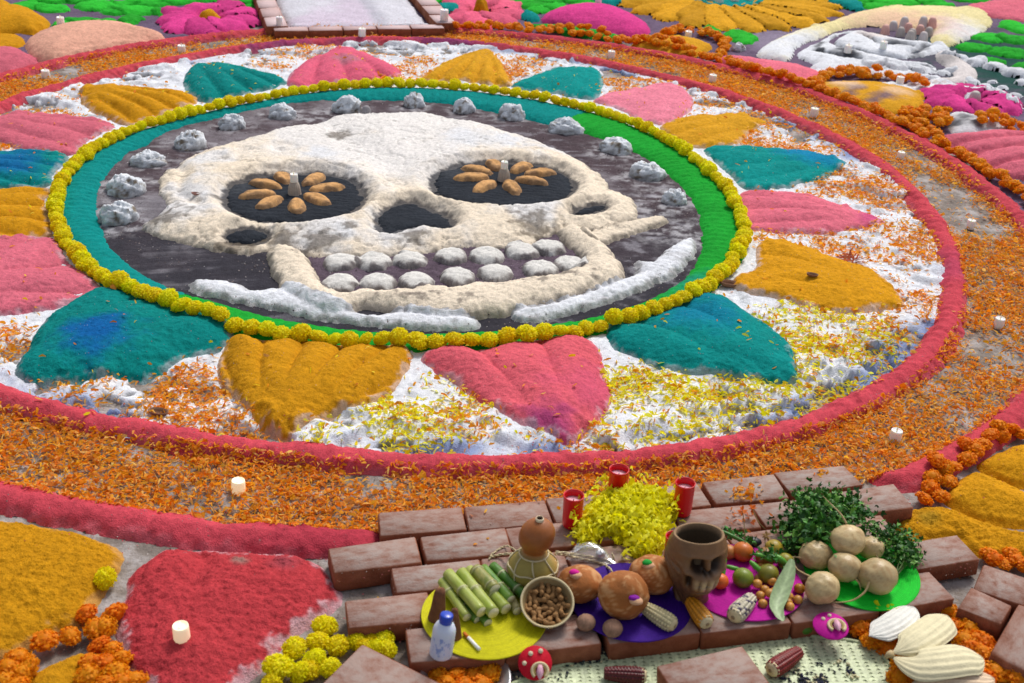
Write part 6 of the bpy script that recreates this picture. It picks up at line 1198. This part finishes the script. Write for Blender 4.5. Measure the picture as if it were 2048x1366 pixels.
# little painted ornaments
def fan(px, py, rp_, col, label, dots, tilt, heart):
    x, y, z = px_, py_, z_ = at(px, py, .045 if py > 1290 else ZT); m = mpp(px, py, z); r_ = rp_ * m; t = tag(empty('painted_ornament', (x, y, z), 0, (math.radians(tilt), 0, 0)), label, 'ornament', 'little round painted ornaments')
    g = G(); g.lathe([(0, 0), (r_ * .98, 0), (r_, .002), (r_ * .98, .0045), (0, .006)], 48, col); link('disc', g.mesh('disc', M_MATTE), t)
    for (u, v, q) in dots:
        g = G(); g.lathe([(r_ * q, .004), (r_ * q * .9, .0075), (0, .008)], 16, C(214, 200, 170)); link('dot', g.mesh('dot', M_MATTE), t, (u * r_, v * r_, 0))
    hx, hy = heart; g = G(); q = r_ * .46; g.tube([(q * math.cos(a), q * .95 * math.sin(a), .010) for a in np.linspace(-.9, math.pi + .9, 24)], .0042, 8, C(206, 190, 150)); g.tube([(q * .72 * math.cos(a), q * .7 * math.sin(a), .010) for a in np.linspace(-.9, math.pi + .9, 24)], .0032, 8, C(160, 140, 84)); link('cream_crescent', g.mesh('cream_crescent', M_MATTE), t, (hx * r_, hy * r_, 0))
    g = G(); g.lathe([(0, -1), (.28, -.96), (.42, -.5), (.5, 0), (.42, .4), (.2, .8), (0, 1.05)], 20, C(214, 160, 180)); o = link('pink_bud', g.mesh('pink_bud', M_SKIN), t, (hx * r_, hy * r_ - q * .2, .016)); o.rotation_euler = (math.radians(80), 0, 0); o.scale = (q * .9, q * .9, q * .95)
fan(1070, 1326, 34, C(196, 10, 40), 'red round ornament with cream dots and a pink bud, before the bricks', [(-.62, -.05, .14), (-.28, .52, .15), (.30, .70, .15)], 42, (.3, -.45))
fan(1661, 1253, 35, C(186, 6, 140), 'magenta round ornament with cream dots on the front right brick', [(-.35, .45, .12), (.05, .72, .12)], 8, (.3, -.1))
x, y = W(1606, 1272); o = link('lime', ball('lime', (.024, .02, .018), C(70, 120, 26), 4, (12, 18), .08), None, (x, y, .03)); tag(o, 'small green lime wedged at the front edge of the bricks', 'lime')
# corn husks and white oval
def husk(pts, wd, label, col=C(214, 204, 168), cup=.5, seed=1, grp='dried corn husks'):
    P = cr_closed(np.array([(*W(a, b, z_), z_) for a, b, z_ in pts]), 9, False); n_ = len(P); m_ = 33; A = np.zeros((n_, m_, 3)); c = np.zeros((n_, m_, 3)); g = G(); r = np.random.default_rng(seed)
    for i in range(n_):
        d = P[min(i + 1, n_ - 1)] - P[max(i - 1, 0)]; d /= np.linalg.norm(d); s = np.cross(d, (0, 0, 1)); s /= np.linalg.norm(s); up = np.cross(s, d); f = i / (n_ - 1); w_ = wd * max(1 - (2 * f - 1.12) ** 4 * .62, .08) * min(1, .12 + (f * 3.2) ** .8) * (1 if f < .8 else math.sqrt(max(1 - ((f - .8) / .2) ** 2, .01)))
        for j in range(m_):
            e = (j / (m_ - 1)) * 2 - 1; A[i, j] = P[i] + s * w_ * .5 * math.sin(e * 1.35) + up * (-cup * w_ * .5 * (1 - math.cos(e * 1.4)) + .0016 * math.sin(e * 21 + math.sin(f * 7) * 1.2) * min(1, f * 4) + .003 * math.sin(f * 5 + seed)); c[i, j] = col * (1 + .05 * math.sin(e * 21) + .05 * math.sin(e * 47 + seed)) * (1 - .18 * math.exp(-f * 9) ) * (1 + .05 * r.uniform(-1, 1))
    g.grid(A, c); B = A.copy() - (0, 0, .0015); g.grid(B[:, ::-1], c); return tag(link('corn_husk', g.mesh('corn_husk', M_MATTE)), label, 'corn husk', grp)
husk([(1784,1308,.075),(1820,1285,.10),(1850,1262,.105),(1880,1240,.085),(1893,1232,.07)], .105, 'pale corn husk slanting up from the tied end, the farther one', seed=2)
husk([(1782,1310,.07),(1830,1318,.105),(1880,1313,.115),(1930,1308,.105),(1966,1318,.08)], .118, 'wide pale corn husk lying across the marigolds, the middle one', seed=4)
husk([(1830,1364,.05),(1880,1350,.075),(1930,1346,.08),(1990,1356,.06)], .09, 'pinkish corn husk at the bottom edge below the wide one', C(220, 194, 164), seed=6)
husk([(1810,1385,.04),(1870,1368,.06),(1930,1368,.07),(2010,1380,.05)], .12, 'corn husk at the very bottom edge of the heap', C(212, 206, 178), seed=8)
husk([(1738,1272,.06),(1765,1255,.075),(1795,1238,.08),(1828,1216,.07)], .085, 'smooth white oval husk nearest the green placemat', C(224, 222, 214), .3, 9)
x, y = W(1783, 1310, .07); g = G(); g.tube([(0, 0, 0), (-.01, -.004, .002), (-.018, -.008, -.006)], [.012, .008, .004], 10, C(180, 160, 120)); tag(link('husk_knot', g.mesh('husk_knot', M_MATTE), None, (x, y, .072)), 'small brownish tied end where the corn husks meet', 'knot')
# clay shards
def shard(px, py, w_, label, z=None, mat=None, col=C(128, 92, 70), rot=0):
    x, y = W(px, py); z = hz(x, y) if z is None else z; r_ = w_ / 2 * mpp(px, py); g = G(); P = []
    for a_, b_ in [(0, .0), (.5, .02), (.85, .2), (1, .5), (.94, .52), (.78, .28), (.4, .12), (0, .1)]: P.append([(a_ * r_ * math.cos(q) , a_ * r_ * .6 * math.sin(q), b_ * r_) for q in np.linspace(0, 2 * math.pi, 28, endpoint=False)])
    g.grid(np.array(P), col, True); o = link('clay_dish', g.mesh('clay_dish', M_MATTE), None, (x, y, z)); o.rotation_euler = (0, .1, rot); return tag(o, label, 'clay dish')
shard(1455, 580, 40, 'small brown clay dish at the end of the yellow ring, beside the ochre petal'); shard(1619, 580, 24, 'tiny brown clay dish lying on the right ochre sand petal'); shard(317, 836, 42, 'small brown clay dish on the orange petals below the large teal petal')
shard(393, 413, 18, 'tiny reddish clay chip on the left temple of the skull', None, None, C(150, 110, 100))
x, y = W(1700, 533); g = G(); r = np.random.default_rng(6)
for k in range(60):
    a = r.uniform(0, 6.28); q = r.uniform(0, .055); L = r.uniform(.02, .045); b = a + r.normal(0, .6); p = np.array((math.cos(a) * q, math.sin(a) * q * .8, r.uniform(.002, .025))); d = np.array((math.cos(b), math.sin(b), r.uniform(-.2, .4))); s = np.array((-d[1], d[0], 0)) * .004; g.add([p - s, p + s, p + d * L + s, p + d * L - s + (0, 0, .004)], [(0, 1, 2, 3)], C(176, 74, 20) * r.uniform(.6, 1.3))
tag(link('dried_marigold', g.mesh('dried_marigold', M_PETAL, False), None, (x, y, hz(x, y))), 'dried reddish orange flower lying open on the right ochre petal', 'dried flower')
def dish():
    x, y = W(930, 1372); t = tag(empty('metal_dish', (x, y, .0)), 'metal rimmed dish of orange marigolds at the bottom edge, mostly cut off', 'dish'); g = G(); g.lathe([(0, .004), (.09, .004), (.115, .03), (.118, .034), (.113, .034), (.088, .008), (0, .008)], 56); link('dish_body', g.mesh('dish_body', M_FOIL), t)
dish()
def crumbs(name, XY, cols, s0, s1, label, seed, extra=None):
    r = np.random.default_rng(seed); n = len(XY); z = HZ(XY[:, 0], XY[:, 1]) + (0 if extra is None else extra); q = r.uniform(s0, s1, n) * r.uniform(.5, 1, n); a = r.uniform(0, 2, n)
    O = np.array([(1, 0, 0), (-.5, .87, 0), (-.5, -.87, 0), (0, 0, 1.1)]); V = np.zeros((n, 4, 3)); ca, sa = np.cos(a), np.sin(a)
    for k in range(4): V[:, k, 0] = XY[:, 0] + (O[k, 0] * ca - O[k, 1] * sa) * q; V[:, k, 1] = XY[:, 1] + (O[k, 0] * sa + O[k, 1] * ca) * q; V[:, k, 2] = z + O[k, 2] * q * .9 - q * .15
    b = np.arange(n)[:, None] * 4; F = np.concatenate([b + [0, 1, 3], b + [1, 2, 3], b + [2, 0, 3]], 0); c = cols if len(cols) == n else np.array(cols)[r.integers(0, len(cols), n)]
    tag(link(name, mesh(name, V.reshape(-1, 3), F, M_STONE, np.repeat((c * r.uniform(.7, 1.2, (n, 1)))[:, None], 4, 1).reshape(-1, 3), False)), label, None, None, 'stuff')
rc = np.random.default_rng(99); n = 16000; t = rc.uniform(-np.pi, np.pi, n); k = rc.random(n) < .5; rr = np.where(k, R1(t), R2(t)) + rc.normal(0, .085, n); X = CX + rr * np.cos(t); Y = CY + rr * np.sin(t); m = visible(X, Y) & notplat(X, Y, t, rr)
crumbs('sand_crumbs', np.stack([X[m], Y[m]], 1), [RED, RED * .8, PINK * .9, C(150, 110, 110)], .0015, .0045, 'red sand crumbs fallen along both raised red rings', 1)
n = 15000; t = rc.uniform(-np.pi, np.pi, n); rr = 1.68 * np.sqrt(rc.random(n)); X = CX + rr * np.cos(t); Y = CY + rr * np.sin(t); d_ = fbm(X, Y, .14, 3, 70) + .3; m = (rr < RI(t) - .01) & (rc.random(n) < np.clip(d_ * 1.4, .05, 1)) & (HZ(X, Y) < .03)
crumbs('sand_crumbs', np.stack([X[m], Y[m]], 1), [C(150, 146, 148), C(130, 120, 118), C(60, 52, 56), C(110, 96, 92), C(70, 60, 62)], .002, .0065, 'pale and dark sand crumbs strewn on the dark sand round the skull', 2)
n = 3500; t = rc.uniform(-np.pi, np.pi, n); rr = rc.uniform(1.8, 2.55, n); X = CX + rr * np.cos(t); Y = CY + rr * np.sin(t); m = visible(X, Y)
crumbs('sand_crumbs', np.stack([X[m], Y[m]], 1), [C(170, 160, 160), C(120, 110, 104), C(160, 100, 110)], .0015, .0035, 'fine pale sand crumbs over the petals and the white bed', 3)
XY = np.stack([rc.uniform(-.6, 1.9, 5000), rc.uniform(2.3, 3.4, 5000)], 1); m = (sdist(XY[:, 0], XY[:, 1], W2([(655, 1096), (1690, 930), (1830, 1020), (1960, 1120), (1908, 1200), (1752, 1226), (828, 1322), (691, 1250)], .06)) > 0) & (HZ(XY[:, 0], XY[:, 1]) < .02) & (fbm(XY[:, 0], XY[:, 1], .2, 3, 12) > .0)
crumbs('sand_crumbs', XY[m], [C(176, 166, 160), C(160, 140, 130), C(120, 80, 60), C(180, 100, 100)], .001, .0025, 'fine dust crumbs on the brick platform', 4, np.full(m.sum(), .0625))
XY = np.stack([rc.uniform(-1.8, 2.4, 5000), rc.uniform(2.2, 3.9, 5000)], 1); m = (HZ(XY[:, 0], XY[:, 1]) < .004)
crumbs('sand_crumbs', XY[m], [C(190, 184, 180), C(120, 106, 96), C(190, 80, 90), C(200, 150, 50), C(80, 72, 66)], .0015, .005, 'mixed crumbs and grit on the bare ground near the platform', 5)
print('done', round(time.time() - T0, 1))
